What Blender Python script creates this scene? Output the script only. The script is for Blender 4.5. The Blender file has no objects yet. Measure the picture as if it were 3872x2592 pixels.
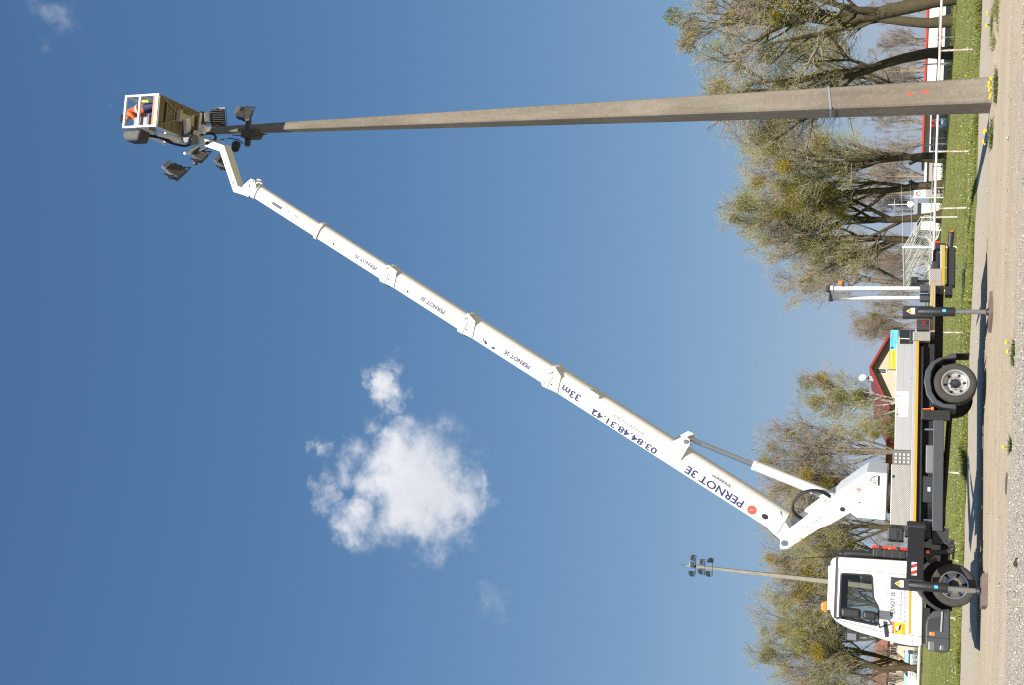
import bpy, bmesh, math, random
import numpy as np
from mathutils import Matrix, Vector, noise as mnoise
from mathutils.geometry import tessellate_polygon
sc = bpy.context.scene
rad = math.radians

# ---------------------------------------------------------------- camera (held upright on its side: picture left is up)
PITCH, ROLL, EYE = rad(21.5), rad(2.1), 1.0
cr, cu, cf = Vector((1, 0, 0)), Vector((0, -math.sin(PITCH), math.cos(PITCH))), Vector((0, math.cos(PITCH), math.sin(PITCH)))
Rv = cr * math.cos(ROLL) + cu * math.sin(ROLL)
Uv = -cr * math.sin(ROLL) + cu * math.cos(ROLL)
cam_d = bpy.data.cameras.new('camera')
cam = bpy.data.objects.new('camera', cam_d)
sc.collection.objects.link(cam)
cam_d.sensor_fit = 'HORIZONTAL'; cam_d.sensor_width = 36.0
cam_d.lens = 36.0 * 3945 / 3872
cam_d.clip_start = 0.1; cam_d.clip_end = 6000
X, Y, Z = -Uv, Rv, -cf
cam.matrix_world = Matrix(((X.x, Y.x, Z.x, 0), (X.y, Y.y, Z.y, 0), (X.z, Y.z, Z.z, EYE), (0, 0, 0, 1)))
sc.camera = cam

# ---------------------------------------------------------------- sun and sky
SUN_EL, SUN_AZ = rad(40), rad(5.5)          # sun behind the photographer, a touch to the right
to_sun = Vector((math.sin(SUN_AZ) * math.cos(SUN_EL), -math.cos(SUN_AZ) * math.cos(SUN_EL), math.sin(SUN_EL)))
sun_d = bpy.data.lights.new('sun', 'SUN'); sun_d.energy = 5.0; sun_d.angle = rad(0.53); sun_d.color = (1, 0.945, 0.85)
sun = bpy.data.objects.new('sun', sun_d); sc.collection.objects.link(sun)
sun.rotation_euler = to_sun.to_track_quat('Z', 'Y').to_euler(); sun.location = (0, -20, 40)
w = bpy.data.worlds.new('World'); sc.world = w; w.use_nodes = True
nt = w.node_tree; nt.nodes.clear()
def N(t, tree=None, **k):
    n = (tree or nt).nodes.new(t)
    for a, b in k.items(): setattr(n, a, b)
    return n
def Mth(op, a, b=None, tree=None, clamp=False):
    tr = tree or nt
    n = tr.nodes.new('ShaderNodeMath'); n.operation = op; n.use_clamp = clamp
    for i, q in enumerate((a, b)):
        if q is None: continue
        if isinstance(q, (int, float)): n.inputs[i].default_value = q
        else: tr.links.new(q, n.inputs[i])
    return n.outputs[0]
sky = N('ShaderNodeTexSky'); sky.sky_type = 'NISHITA'; sky.sun_disc = False
sky.sun_elevation = SUN_EL; sky.sun_rotation = math.atan2(to_sun.x, to_sun.y)
sky.altitude = 300; sky.air_density = 1.0; sky.dust_density = 0.5; sky.ozone_density = 5.0
tc = N('ShaderNodeTexCoord')
nz = N('ShaderNodeTexNoise'); nz.inputs['Scale'].default_value = 17; nz.inputs['Detail'].default_value = 9; nz.inputs['Roughness'].default_value = 0.62
nt.links.new(tc.outputs['Generated'], nz.inputs['Vector'])
nz2 = N('ShaderNodeTexNoise'); nz2.inputs['Scale'].default_value = 46; nz2.inputs['Detail'].default_value = 7; nz2.inputs['Roughness'].default_value = 0.6
nt.links.new(tc.outputs['Generated'], nz2.inputs['Vector'])
wn = N('ShaderNodeTexNoise'); wn.inputs['Scale'].default_value = 24; wn.inputs['Detail'].default_value = 6; wn.inputs['Roughness'].default_value = .62
nt.links.new(tc.outputs['Generated'], wn.inputs['Vector'])
wa = N('ShaderNodeVectorMath', operation='MULTIPLY_ADD'); nt.links.new(wn.outputs['Color'], wa.inputs[0]); wa.inputs[1].default_value = (.075, .075, .075); wa.inputs[2].default_value = (-.0375, -.0375, -.0375)
wv = N('ShaderNodeVectorMath', operation='ADD'); nt.links.new(tc.outputs['Generated'], wv.inputs[0]); nt.links.new(wa.outputs[0], wv.inputs[1])   # torn, uneven cloud rims
def dotn(vec):
    n = N('ShaderNodeVectorMath', operation='DOT_PRODUCT'); nt.links.new(wv.outputs[0], n.inputs[0]); n.inputs[1].default_value = vec
    return n.outputs['Value']
# small fair-weather clouds: (direction, half size across, half size up, weight)
CL = [((-.1387, .8878, .4388), .051, .042, 1.0), ((-.112, .883, .456), .026, .030, .80), ((-.160, .893, .425), .040, .030, .80), ((-.150, .876, .462), .046, .020, .62), ((-.125, .896, .425), .040, .030, .75),
      ((-.0397, .8779, .4772), .024, .014, .78), ((-.064, .882, .467), .018, .009, .46), ((-.088, .884, .458), .018, .020, .60), ((-.1402, .8476, .5118), .032, .013, .58), ((-.1029, .8484, .5193), .012, .010, .60), ((-.125, .858, .498), .028, .018, .50),
      ((-.1784, .8548, .4873), .020, .024, .66), ((-.178, .870, .460), .022, .020, .62), ((-.1356, .9102, .3912), .022, .009, .58), ((.2584, .6748, .6913), .022, .026, .29),
      ((-.2488, .8969, .3657), .026, .022, .36), ((-.207, .9098, .3598), .018, .016, .30), ((.206, .72, .662), .018, .016, .27), ((-.5, .70, .51), .09, .03, .8), ((.55, .62, .56), .08, .04, .7)]
field = None
for c, sx, sy, wt in CL:
    c = Vector(c).normalized(); rr = c.cross(Vector((0, 0, 1))).normalized(); uu = rr.cross(c)
    a = Mth('DIVIDE', dotn(rr), sx); b = Mth('DIVIDE', dotn(uu), sy)
    d2 = Mth('ADD', Mth('MULTIPLY', a, a), Mth('MULTIPLY', b, b))
    g = Mth('MULTIPLY', Mth('EXPONENT', Mth('MULTIPLY', d2, -0.62)), wt)
    g = Mth('MULTIPLY', g, Mth('GREATER_THAN', dotn(c), 0.2))
    field = g if field is None else Mth('MAXIMUM', field, g)
nn = Mth('ADD', Mth('MULTIPLY', Mth('SUBTRACT', nz.outputs[0], .5), 1.5), Mth('MULTIPLY', Mth('SUBTRACT', nz2.outputs[0], .5), .75))
edge = Mth('MULTIPLY', field, Mth('SUBTRACT', 1.12, field))                      # noise frays the rim, the core stays whole
dens = Mth('ADD', field, Mth('MULTIPLY', nn, Mth('ADD', Mth('MULTIPLY', edge, 2.2), .02)))
mr = N('ShaderNodeMapRange'); mr.interpolation_type = 'SMOOTHSTEP'
mr.inputs['From Min'].default_value = .22; mr.inputs['From Max'].default_value = .88; mr.inputs['To Max'].default_value = .93
nt.links.new(dens, mr.inputs['Value'])
# tone curve put into the sky colour dims the bright horizon: S / (c + d S), the same in every direction
def vec(op, a, b_):
    n = N('ShaderNodeVectorMath', operation=op)
    for i_, q_ in enumerate((a, b_)):
        if isinstance(q_, tuple): n.inputs[i_].default_value = q_
        else: nt.links.new(q_, n.inputs[i_])
    return n.outputs[0]
skyc = vec('DIVIDE', sky.outputs[0], vec('ADD', vec('MULTIPLY', sky.outputs[0], (0.2352, 0.2400, 0.1920)), (1.120, 0.776, 0.608)))
# sunlit side whiter, thick middle and the side near the horizon a little greyer
shd = N('ShaderNodeMapRange'); shd.inputs['From Min'].default_value = .37; shd.inputs['From Max'].default_value = .49
nt.links.new(Mth('ADD', dotn((0, 0, 1)), Mth('MULTIPLY', Mth('SUBTRACT', nz.outputs[0], .5), .16)), shd.inputs['Value'])
ccol = N('ShaderNodeMix', data_type='RGBA'); nt.links.new(shd.outputs[0], ccol.inputs[0]); ccol.inputs[6].default_value = (3.9, 4.15, 4.6, 1); ccol.inputs[7].default_value = (6.0, 6.0, 6.15, 1)
mx = N('ShaderNodeMix', data_type='RGBA'); nt.links.new(mr.outputs[0], mx.inputs[0]); nt.links.new(skyc, mx.inputs[6]); nt.links.new(ccol.outputs[2], mx.inputs[7])
bg = N('ShaderNodeBackground'); bg.inputs['Strength'].default_value = 0.10
nt.links.new(mx.outputs[2], bg.inputs['Color'])
wo = N('ShaderNodeOutputWorld'); nt.links.new(bg.outputs[0], wo.inputs['Surface'])
sc.view_settings.view_transform = 'Standard'; sc.view_settings.look = 'None'; sc.view_settings.exposure = 0.70; sc.view_settings.gamma = 1.0
sc.cycles.use_denoising = False; sc.cycles.filter_width = 1.25; sc.cycles.max_bounces = 8; sc.cycles.transparent_max_bounces = 12

# ---------------------------------------------------------------- helpers
COL = sc.collection
def link(o): COL.objects.link(o); return o
def tag(o, label=None, cat=None, group=None, kind=None):
    if label: o['label'] = label
    if cat: o['category'] = cat
    if group: o['group'] = group
    if kind: o['kind'] = kind
    return o
def empty(name, M, label, cat, group=None):
    o = bpy.data.objects.new(name, None); o.empty_display_size = .3
    link(o); o.matrix_world = M;
    ROOT[o.name] = M.copy()
    return tag(o, label, cat, group)
ROOT = {}
def T3(x, y, z, rz=0): return Matrix.Translation((x, y, z)) @ Matrix.Rotation(rz, 4, 'Z')

_mats = {}
def mat(name, col, rough=.5, metal=0., var=0., vscale=8., bump=0., bscale=60., spec=.5, col2=None, stretch=None, coat=0., contrast=1.0, emit=None, alpha=None, trans=0.):
    """principled material with soft noise variation between col and col2 (or a darker col) and fine bump"""
    if name in _mats: return _mats[name]
    m = bpy.data.materials.new(name); m.use_nodes = True
    t = m.node_tree; b = t.nodes['Principled BSDF']
    b.inputs['Base Color'].default_value = (*col, 1); b.inputs['Roughness'].default_value = rough; b.inputs['Metallic'].default_value = metal
    b.inputs['Specular IOR Level'].default_value = spec
    if coat: b.inputs['Coat Weight'].default_value = coat; b.inputs['Coat Roughness'].default_value = .08
    if trans: b.inputs['Transmission Weight'].default_value = trans
    if var or col2 or bump:
        co = t.nodes.new('ShaderNodeTexCoord'); vec = co.outputs['Object']
        if stretch:
            mp = t.nodes.new('ShaderNodeMapping'); mp.inputs['Scale'].default_value = stretch; t.links.new(vec, mp.inputs[0]); vec = mp.outputs[0]
    if var or col2:
        n = t.nodes.new('ShaderNodeTexNoise'); n.inputs['Scale'].default_value = vscale; n.inputs['Detail'].default_value = 8; n.inputs['Roughness'].default_value = .6
        t.links.new(vec, n.inputs['Vector'])
        c2 = col2 or tuple(c * (1 - var) for c in col)
        r = t.nodes.new('ShaderNodeValToRGB'); w_ = .22 / contrast
        r.color_ramp.elements[0].position = .5 - w_; r.color_ramp.elements[1].position = .5 + w_
        r.color_ramp.elements[0].color = (*c2, 1); r.color_ramp.elements[1].color = (*col, 1)
        t.links.new(n.outputs[0], r.inputs[0]); t.links.new(r.outputs[0], b.inputs['Base Color'])
        rm = t.nodes.new('ShaderNodeMapRange'); rm.inputs['To Min'].default_value = min(1, rough + .12); rm.inputs['To Max'].default_value = max(0, rough - .05)
        t.links.new(n.outputs[0], rm.inputs['Value']); t.links.new(rm.outputs[0], b.inputs['Roughness'])
    if bump:
        n2 = t.nodes.new('ShaderNodeTexNoise'); n2.inputs['Scale'].default_value = bscale; n2.inputs['Detail'].default_value = 5
        t.links.new(vec, n2.inputs['Vector'])
        bp = t.nodes.new('ShaderNodeBump'); bp.inputs['Strength'].default_value = bump; bp.inputs['Distance'].default_value = .02
        t.links.new(n2.outputs[0], bp.inputs['Height']); t.links.new(bp.outputs[0], b.inputs['Normal'])
    if emit:
        b.inputs['Emission Color'].default_value = (*emit[:3], 1); b.inputs['Emission Strength'].default_value = emit[3]
    _mats[name] = m
    return m

SPLIT = {'window_frame', 'rest_foot', 'bolts', 'bolt', 'ram_bracket', 'bucket_post', 'far_side_wheel', 'junction_drum', 'hand_hole', 'head_cheek', 'floor_slot', 'head_pin', 'vent_slot', 'wear_pad', 'extrusion_groove', 'floor_rib', 'toe_board', 'barge_board', 'net_stay', 'arm_bolt', 'lamp_cable', 'bucket_hose', 'hydraulic_hose', 'lower_arm_cheek', 'mullion', 'bucket_rail', 'mirror_arm', 'air_tank', 'pipework', 'lock'}
def level(p):
    """a thing has parts and sub-parts, nothing deeper"""
    while p.parent and p.parent.parent: p = p.parent
    return p
class MB:
    """collects faces in a frame M (local to world) and links them as one mesh object"""
    def __init__(s, M=None): s.v = []; s.f = []; s.mi = []; s.M = M or Matrix(); s.cur = 0; s.parts = []
    def add(s, vs, fs):
        o = len(s.v); s.v += [tuple(v) for v in vs]; s.parts.append((o, len(s.v), len(s.f), len(s.f) + len(fs)))
        for f in fs: s.f.append([i + o for i in f]); s.mi.append(s.cur)
        return s
    def box(s, x0, x1, y0, y1, z0, z1, M=None):
        vs = [(x, y, z) for x in (x0, x1) for y in (y0, y1) for z in (z0, z1)]
        if M: vs = [M @ Vector(v) for v in vs]
        return s.add(vs, [(0, 1, 3, 2), (4, 6, 7, 5), (0, 4, 5, 1), (2, 3, 7, 6), (0, 2, 6, 4), (1, 5, 7, 3)])
    def prism(s, pts, y0, y1, y0b=None, pts2=None):
        """polygon in (x, z) extruded along y"""
        p2 = pts2 or pts; n = len(pts)
        vs = [(p[0], y0, p[1]) for p in pts] + [(p[0], y1, p[1]) for p in p2]
        return s.add(vs, [list(range(n)), list(range(2 * n - 1, n - 1, -1))] + [[i, n + i, n + (i + 1) % n, (i + 1) % n] for i in range(n)])
    def plate(s, outer, holes, y0, y1):
        loops = [outer] + holes; flat = [p for l in loops for p in l]
        tris = tessellate_polygon([[Vector((p[0], p[1], 0)) for p in l] for l in loops])
        n = len(flat)
        vs = [(p[0], y0, p[1]) for p in flat] + [(p[0], y1, p[1]) for p in flat]
        fs = [list(t) for t in tris] + [[i + n for i in reversed(t)] for t in tris]
        o = 0
        for l in loops:
            k = len(l)
            fs += [[o + i, o + (i + 1) % k, n + o + (i + 1) % k, n + o + i] for i in range(k)]; o += k
        return s.add(vs, fs)
    def bar(s, a, b, w_, h, up=(0, 0, 1)):
        """box beam from a to b, w_ across and h along up"""
        a, b = Vector(a), Vector(b); d = (b - a); L = d.length; d.normalize()
        side = d.cross(Vector(up)); side = side.normalized() if side.length > 1e-4 else Vector((1, 0, 0))
        u = side.cross(d)
        vs = [p + side * (i * w_ / 2) + u * (j * h / 2) for p in (a, b) for i in (-1, 1) for j in (-1, 1)]
        return s.add(vs, [(0, 1, 3, 2), (4, 6, 7, 5), (0, 4, 5, 1), (2, 3, 7, 6), (0, 2, 6, 4), (1, 5, 7, 3)])
    def tube(s, pts, r, n=8, cap=True):
        pts = [Vector(p) for p in pts]; k = len(pts); rs = r if isinstance(r, (list, tuple)) else [r] * k
        vs = []; ref = None
        for i, p in enumerate(pts):
            d = (pts[min(i + 1, k - 1)] - pts[max(i - 1, 0)]).normalized()
            if ref is None:
                ref = d.orthogonal().normalized()
            ref = (ref - d * ref.dot(d)).normalized(); b = d.cross(ref)
            vs += [p + (ref * math.cos(2 * math.pi * j / n) + b * math.sin(2 * math.pi * j / n)) * rs[i] for j in range(n)]
        fs = [[i * n + j, i * n + (j + 1) % n, (i + 1) * n + (j + 1) % n, (i + 1) * n + j] for i in range(k - 1) for j in range(n)]
        if cap: fs += [list(range(n - 1, -1, -1)), [(k - 1) * n + j for j in range(n)]]
        return s.add(vs, fs)
    def lathe(s, prof, o, axis, n=32, closed=False):
        """profile of (radius, distance along axis) turned about axis through o"""
        o = Vector(o); ax = Vector(axis).normalized(); e1 = ax.orthogonal().normalized(); e2 = ax.cross(e1)
        vs = [o + ax * h + (e1 * math.cos(2 * math.pi * j / n) + e2 * math.sin(2 * math.pi * j / n)) * r for r, h in prof for j in range(n)]
        k = len(prof)
        fs = [[i * n + j, i * n + (j + 1) % n, (i + 1) * n + (j + 1) % n, (i + 1) * n + j] for i in range(k - 1) for j in range(n)]
        if closed: fs += [[(k - 1) * n + j, (k - 1) * n + (j + 1) % n, (j + 1) % n, j] for j in range(n)]
        else: fs += [list(range(n)), [(k - 1) * n + j for j in range(n)]]
        return s.add(vs, fs)
    def sphere(s, c, r, n=12, m=8, sc_=(1, 1, 1)):
        prof = [(max(1e-4, math.sin(math.pi * i / m)) * r, -math.cos(math.pi * i / m) * r) for i in range(m + 1)]
        b = MB(); b.lathe(prof, (0, 0, 0), (0, 0, 1), n)
        return s.add([(c[0] + v[0] * sc_[0], c[1] + v[1] * sc_[1], c[2] + v[2] * sc_[2]) for v in b.v], b.f)
    def build(s, name, m, parent=None, bevel=0., smooth=False, segs=2, sub=0):
        if name in SPLIT and len(s.parts) > 1:
            for v0, v1, f0, f1 in s.parts:
                q = MB(s.M); q.add(s.v[v0:v1], [[i - v0 for i in f] for f in s.f[f0:f1]]); o = q.build(name, m, parent, bevel, smooth, segs, sub)
            return o
        me = bpy.data.meshes.new(name)
        Wm = s.M
        if parent is not None:
            parent = level(parent); r = parent
            while r.parent: r = r.parent
            Wm = ROOT[r.name].inverted() @ s.M
        me.from_pydata([Wm @ Vector(v) for v in s.v], [], s.f)
        ms = m if isinstance(m, (list, tuple)) else [m]
        for q in ms: me.materials.append(q)
        if len(ms) > 1: me.polygons.foreach_set('material_index', s.mi)
        bm = bmesh.new(); bm.from_mesh(me); bmesh.ops.recalc_face_normals(bm, faces=bm.faces); bm.to_mesh(me); bm.free()
        if smooth: me.shade_smooth()
        o = link(bpy.data.objects.new(name, me))
        if parent is not None: o.parent = parent
        if bevel:
            md = o.modifiers.new('bevel', 'BEVEL'); md.width = bevel; md.segments = segs; md.limit_method = 'ANGLE'; md.angle_limit = rad(40)
            md.harden_normals = False
        if smooth and not bevel:
            try: me.set_sharp_from_angle(angle=rad(38))
            except Exception: pass
        return o
def bend(pts, k=5):
    """smooth curve through the points"""
    P_ = [Vector(p) for p in pts]; P_ = [P_[0]] + P_ + [P_[-1]]; out_ = []
    for i in range(1, len(P_) - 2):
        a, b_, c, d = P_[i - 1:i + 3]
        for j in range(k):
            t_ = j / k; out_.append(.5 * ((2 * b_) + (c - a) * t_ + (2 * a - 5 * b_ + 4 * c - d) * t_ ** 2 + (3 * b_ - a - 3 * c + d) * t_ ** 3))
    return out_ + [P_[-2]]
def raw(name, V, F, m, parent=None, kind=None, smooth=False):
    """big mesh straight from numpy arrays (world or root-local coordinates), F is (n, k)"""
    me = bpy.data.meshes.new(name); V = np.asarray(V, np.float32); F = np.asarray(F, np.int32); k = F.shape[1]
    me.vertices.add(len(V)); me.vertices.foreach_set('co', V.ravel())
    me.loops.add(F.size); me.loops.foreach_set('vertex_index', F.ravel())
    me.polygons.add(len(F)); me.polygons.foreach_set('loop_start', np.arange(0, F.size, k, dtype=np.int32))
    me.update(calc_edges=True)
    for q in (m if isinstance(m, (list, tuple)) else [m]): me.materials.append(q)
    if smooth: me.shade_smooth()
    o = link(bpy.data.objects.new(name, me))
    if parent is not None: o.parent = parent
    if kind: o['kind'] = kind
    return o
def text(s, name, M, m, parent, height, length=None, shear=0., bold=0., align='LEFT', extr=.0012):
    """flat lettering as a mesh; M puts x along the line, y up the letters, z out of the surface; height is the cap height"""
    cu_ = bpy.data.curves.new(name, 'FONT'); cu_.body = s; cu_.size = 1.0; cu_.shear = shear; cu_.offset = bold; cu_.align_x = align; cu_.resolution_u = 3
    cu_.extrude = 0
    ob = bpy.data.objects.new('tmp_text', cu_); link(ob)
    bpy.context.view_layer.update()
    me = bpy.data.meshes.new_from_object(ob); bpy.data.objects.remove(ob)
    if not len(me.vertices): return None
    xs = [v.co.x for v in me.vertices]; ww = max(xs) - min(xs); k = height / .70
    kx = (length / ww) if length else k
    parent = level(parent); r = parent
    while r.parent: r = r.parent
    A_ = ROOT[r.name].inverted() @ M @ Matrix.Diagonal((kx, k, 1, 1)) @ Matrix.Translation((-min(xs) if align == 'LEFT' else 0, 0, 0))
    me.transform(A_); me.name = name; me.materials.clear(); me.materials.append(m)
    o = link(bpy.data.objects.new(name, me)); o.parent = parent
    return o
def copy_tree(o, parent=None):
    c = o.copy(); link(c); c.parent = parent
    for ch in o.children: copy_tree(ch, c)
    return c
# ---------------------------------------------------------------- ground
def sm(a, b, x): t = np.clip((x - a) / (b - a), 0, 1); return t * t * (3 - 2 * t)
def far_edge(X_):
    """distance at which the playing field ends, by X"""
    return np.interp(X_, [-90, -50, -30, -10, 5, 15, 22, 40], [205, 188, 160, 140, 128, 112, 88, 72])
EDGE_Y = 29.5
def edge_y(X_): return EDGE_Y + .35 * np.sin(X_ * .47 + 2) + .30 * np.sin(X_ * .9 + 1) + .18 * np.sin(X_ * 4.3 + .5) + .12 * np.sin(X_ * 2.7) + .06 * np.sin(X_ * 7.1 + 2) - .02 * X_
def gz(X_, Y_):
    X_ = np.asarray(X_, float); Y_ = np.asarray(Y_, float)
    z = -.15 + .004 * np.clip(X_, -12, 12)
    z = z - .25 * sm(29, 43, Y_)
    z = z + .085 * np.exp(-(((X_ - 5.3) / 2.2) ** 2 + ((Y_ - 22.2) / 1.1) ** 2))
    z = z + .012 * np.sin(X_ * 1.3 + Y_ * .7) * np.sin(Y_ * .9 - X_ * .4) * (1 - sm(26, 32, Y_))
    z = z - .035 * np.exp(-((Y_ - 16.2 - .06 * X_) / .35) ** 2) - .03 * np.exp(-((Y_ - 18.3 - .03 * X_) / .3) ** 2)
    return z
def grid(xs, ys, zf, jitter_first=None):
    XX, YY = np.meshgrid(xs, ys); ZZ = zf(XX, YY)
    V = np.stack([XX, YY, ZZ], -1).reshape(-1, 3); nx, ny = len(xs), len(ys)
    i = np.arange(ny - 1)[:, None] * nx + np.arange(nx - 1)[None]
    F = np.stack([i, i + 1, i + nx + 1, i + nx], -1).reshape(-1, 4)
    return V, F
def nodes_mat(name):
    m = bpy.data.materials.new(name); m.use_nodes = True; t = m.node_tree
    return m, t, t.nodes['Principled BSDF']
def ramp(t, fac, stops):
    r = t.nodes.new('ShaderNodeValToRGB'); e = r.color_ramp.elements
    while len(e) < len(stops): e.new(.5)
    for q, (p, c) in zip(e, stops): q.position = p; q.color = (*c, 1)
    t.links.new(fac, r.inputs[0]); return r.outputs[0]
def noise(t, vec, scale, detail=6, rough=.6, dist=0.):
    n = t.nodes.new('ShaderNodeTexNoise'); n.inputs['Scale'].default_value = scale; n.inputs['Detail'].default_value = detail; n.inputs['Roughness'].default_value = rough; n.inputs['Distortion'].default_value = dist
    t.links.new(vec, n.inputs['Vector']); return n.outputs[0]
def mixc(t, fac, a, b, mode='MIX'):
    m = t.nodes.new('ShaderNodeMix'); m.data_type = 'RGBA'; m.blend_type = mode
    for s_, q in ((0, fac), (6, a), (7, b)):
        if isinstance(q, (int, float)): m.inputs[s_].default_value = q
        elif isinstance(q, tuple): m.inputs[s_].default_value = (*q, 1)
        else: t.links.new(q, m.inputs[s_])
    return m.outputs[2]
def mapping(t, vec, scale, rot=(0, 0, 0)):
    m = t.nodes.new('ShaderNodeMapping'); m.inputs['Scale'].default_value = scale; m.inputs['Rotation'].default_value = rot; t.links.new(vec, m.inputs[0]); return m.outputs[0]

# sandy lot: coarse gravel near the camera, packed sand with wheel tracks further on, pale stone path by the grass
m_lot, t, b = nodes_mat('gravel_and_sand')
co = t.nodes.new('ShaderNodeTexCoord').outputs['Object']
sx = t.nodes.new('ShaderNodeSeparateXYZ'); t.links.new(co, sx.inputs[0])
big = noise(t, co, .55, 5, .55); mid = noise(t, co, 2.2, 6, .6)
vor = t.nodes.new('ShaderNodeTexVoronoi'); vor.inputs['Scale'].default_value = 44; t.links.new(co, vor.inputs['Vector'])
fine = noise(t, co, 45, 4, .7)
vr = t.nodes.new('ShaderNodeSeparateColor'); t.links.new(vor.outputs['Color'], vr.inputs[0])
gravel = ramp(t, vr.outputs[0], [(0, (.27, .24, .21)), (.35, (.50, .455, .40)), (.65, (.61, .555, .48)), (1, (.76, .70, .61))])
sand = ramp(t, mid, [(.25, (.53, .42, .295)), (.5, (.63, .515, .37)), (.75, (.68, .575, .43))])
track = noise(t, mapping(t, co, (.12, 1.8, 1)), 1.0, 5, .6)
sand = mixc(t, ramp(t, track, [(.45, (0, 0, 0)), (.62, (1, 1, 1))]), sand, (.66, .565, .44))
sand = mixc(t, ramp(t, fine, [(.60, (0, 0, 0)), (.75, (.6, .6, .6))]), sand, (.36, .31, .25))
pale = ramp(t, noise(t, co, 30, 5, .7), [(.3, (.56, .495, .40)), (.7, (.70, .625, .51))])
yg = Mth('ADD', sx.outputs['Y'], Mth('ADD', Mth('MULTIPLY', Mth('SUBTRACT', big, .5, tree=t), 7.0, tree=t), Mth('MULTIPLY', Mth('SUBTRACT', mid, .5, tree=t), 3.0, tree=t), tree=t), tree=t)
f1 = ramp(t, Mth('DIVIDE', yg, 40, tree=t), [(14.2 / 40, (1, 1, 1)), (17.2 / 40, (0, 0, 0))])
f2 = ramp(t, Mth('DIVIDE', yg, 40, tree=t), [(20.0 / 40, (0, 0, 0)), (25.0 / 40, (1, 1, 1))])
colr = mixc(t, f1, mixc(t, f2, sand, pale), gravel)
colr = mixc(t, ramp(t, big, [(.35, (0, 0, 0)), (.7, (.35, .35, .35))]), colr, (.64, .535, .41))
colr = mixc(t, 1.0, colr, (.665, .655, .64), 'MULTIPLY')
t.links.new(colr, b.inputs['Base Color']); b.inputs['Roughness'].default_value = .95; b.inputs['Specular IOR Level'].default_value = .15
bp = t.nodes.new('ShaderNodeBump'); bp.inputs['Strength'].default_value = .55; bp.inputs['Distance'].default_value = .02
hgt = Mth('ADD', Mth('MULTIPLY', vor.outputs['Distance'], -1.2, tree=t), fine, tree=t)
t.links.new(hgt, bp.inputs['Height']); t.links.new(bp.outputs[0], b.inputs['Normal'])

xs = np.concatenate([np.linspace(-60, -14, 24)[:-1], np.linspace(-14, 14, 141), np.linspace(14, 60, 24)[1:]])
s_ = np.concatenate([np.linspace(0, .3, 8)[:-1], np.linspace(.3, 1, 90)])
def lot_z(a, b_): return gz(a, b_)
XX, SS = np.meshgrid(xs, s_); YY = -6 + SS * (edge_y(XX) + .35 + 6); V = np.stack([XX, YY, gz(XX, YY)], -1).reshape(-1, 3)
i = np.arange(len(s_) - 1)[:, None] * len(xs) + np.arange(len(xs) - 1)[None]
F = np.stack([i, i + 1, i + len(xs) + 1, i + len(xs)], -1).reshape(-1, 4)
tag(raw('gravel_ground', V, F, m_lot, smooth=True), kind='structure')

# grass field: mown, slightly striped along its length, dry straw showing through
m_field, t, b = nodes_mat('mown_grass')
co = t.nodes.new('ShaderNodeTexCoord').outputs['Object']
n1 = noise(t, co, .35, 6, .6); n2 = noise(t, co, 5, 6, .65); n3 = noise(t, mapping(t, co, (.05, .9, 1)), 1.0, 3, .5); n4 = noise(t, co, 38, 3, .7)
c1 = ramp(t, n2, [(.3, (.17, .185, .045)), (.55, (.26, .26, .072)), (.75, (.37, .335, .125))])
c1 = mixc(t, ramp(t, n3, [(.42, (0, 0, 0)), (.60, (.85, .85, .85))]), c1, (.38, .35, .135))
c1 = mixc(t, ramp(t, n1, [(.4, (0, 0, 0)), (.7, (.5, .5, .5))]), c1, (.17, .205, .05))
c1 = mixc(t, ramp(t, n4, [(.52, (0, 0, 0)), (.72, (.55, .55, .55))]), c1, (.09, .115, .026))
c1 = mixc(t, 1.0, c1, (.74, .77, .70), 'MULTIPLY')
t.links.new(c1, b.inputs['Base Color']); b.inputs['Roughness'].default_value = .9; b.inputs['Specular IOR Level'].default_value = .2
bp = t.nodes.new('ShaderNodeBump'); bp.inputs['Strength'].default_value = .9; bp.inputs['Distance'].default_value = .05
t.links.new(n4, bp.inputs['Height']); t.links.new(bp.outputs[0], b.inputs['Normal'])
xs = np.concatenate([np.linspace(-260, -40, 40)[:-1], np.linspace(-40, 40, 161), np.linspace(40, 260, 40)[1:]])
s_ = np.concatenate([np.linspace(0, .12, 40)[:-1], np.linspace(.12, 1, 60)])
XX, SS = np.meshgrid(xs, s_); y0 = edge_y(XX); y1 = np.maximum(far_edge(XX) + 14, 100); YY = y0 + SS * (y1 - y0)
ZZ = gz(XX, YY) + .03 * sm(0, .006, SS) - 1.6 * sm(far_edge(XX) + 4, far_edge(XX) + 13, YY) + .012 * np.sin(XX * 3.1 + YY * 2.3) * np.sin(YY * 4.7)
V = np.stack([XX, YY, ZZ], -1).reshape(-1, 3)
i = np.arange(len(s_) - 1)[:, None] * len(xs) + np.arange(len(xs) - 1)[None]
F = np.stack([i, i + 1, i + len(xs) + 1, i + len(xs)], -1).reshape(-1, 4)
tag(raw('grass_field', V, F, m_field, smooth=True), kind='structure')
m_far = mat('rough_pasture', (.12, .14, .045), .95, var=.4, vscale=.05, spec=.1)
tag(MB().add([(-3500, 60, -2.1), (3500, 60, -2.1), (3500, 5000, -2.1), (-3500, 5000, -2.1)], [(0, 1, 2, 3)]).build('ground', m_far), kind='structure')

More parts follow.
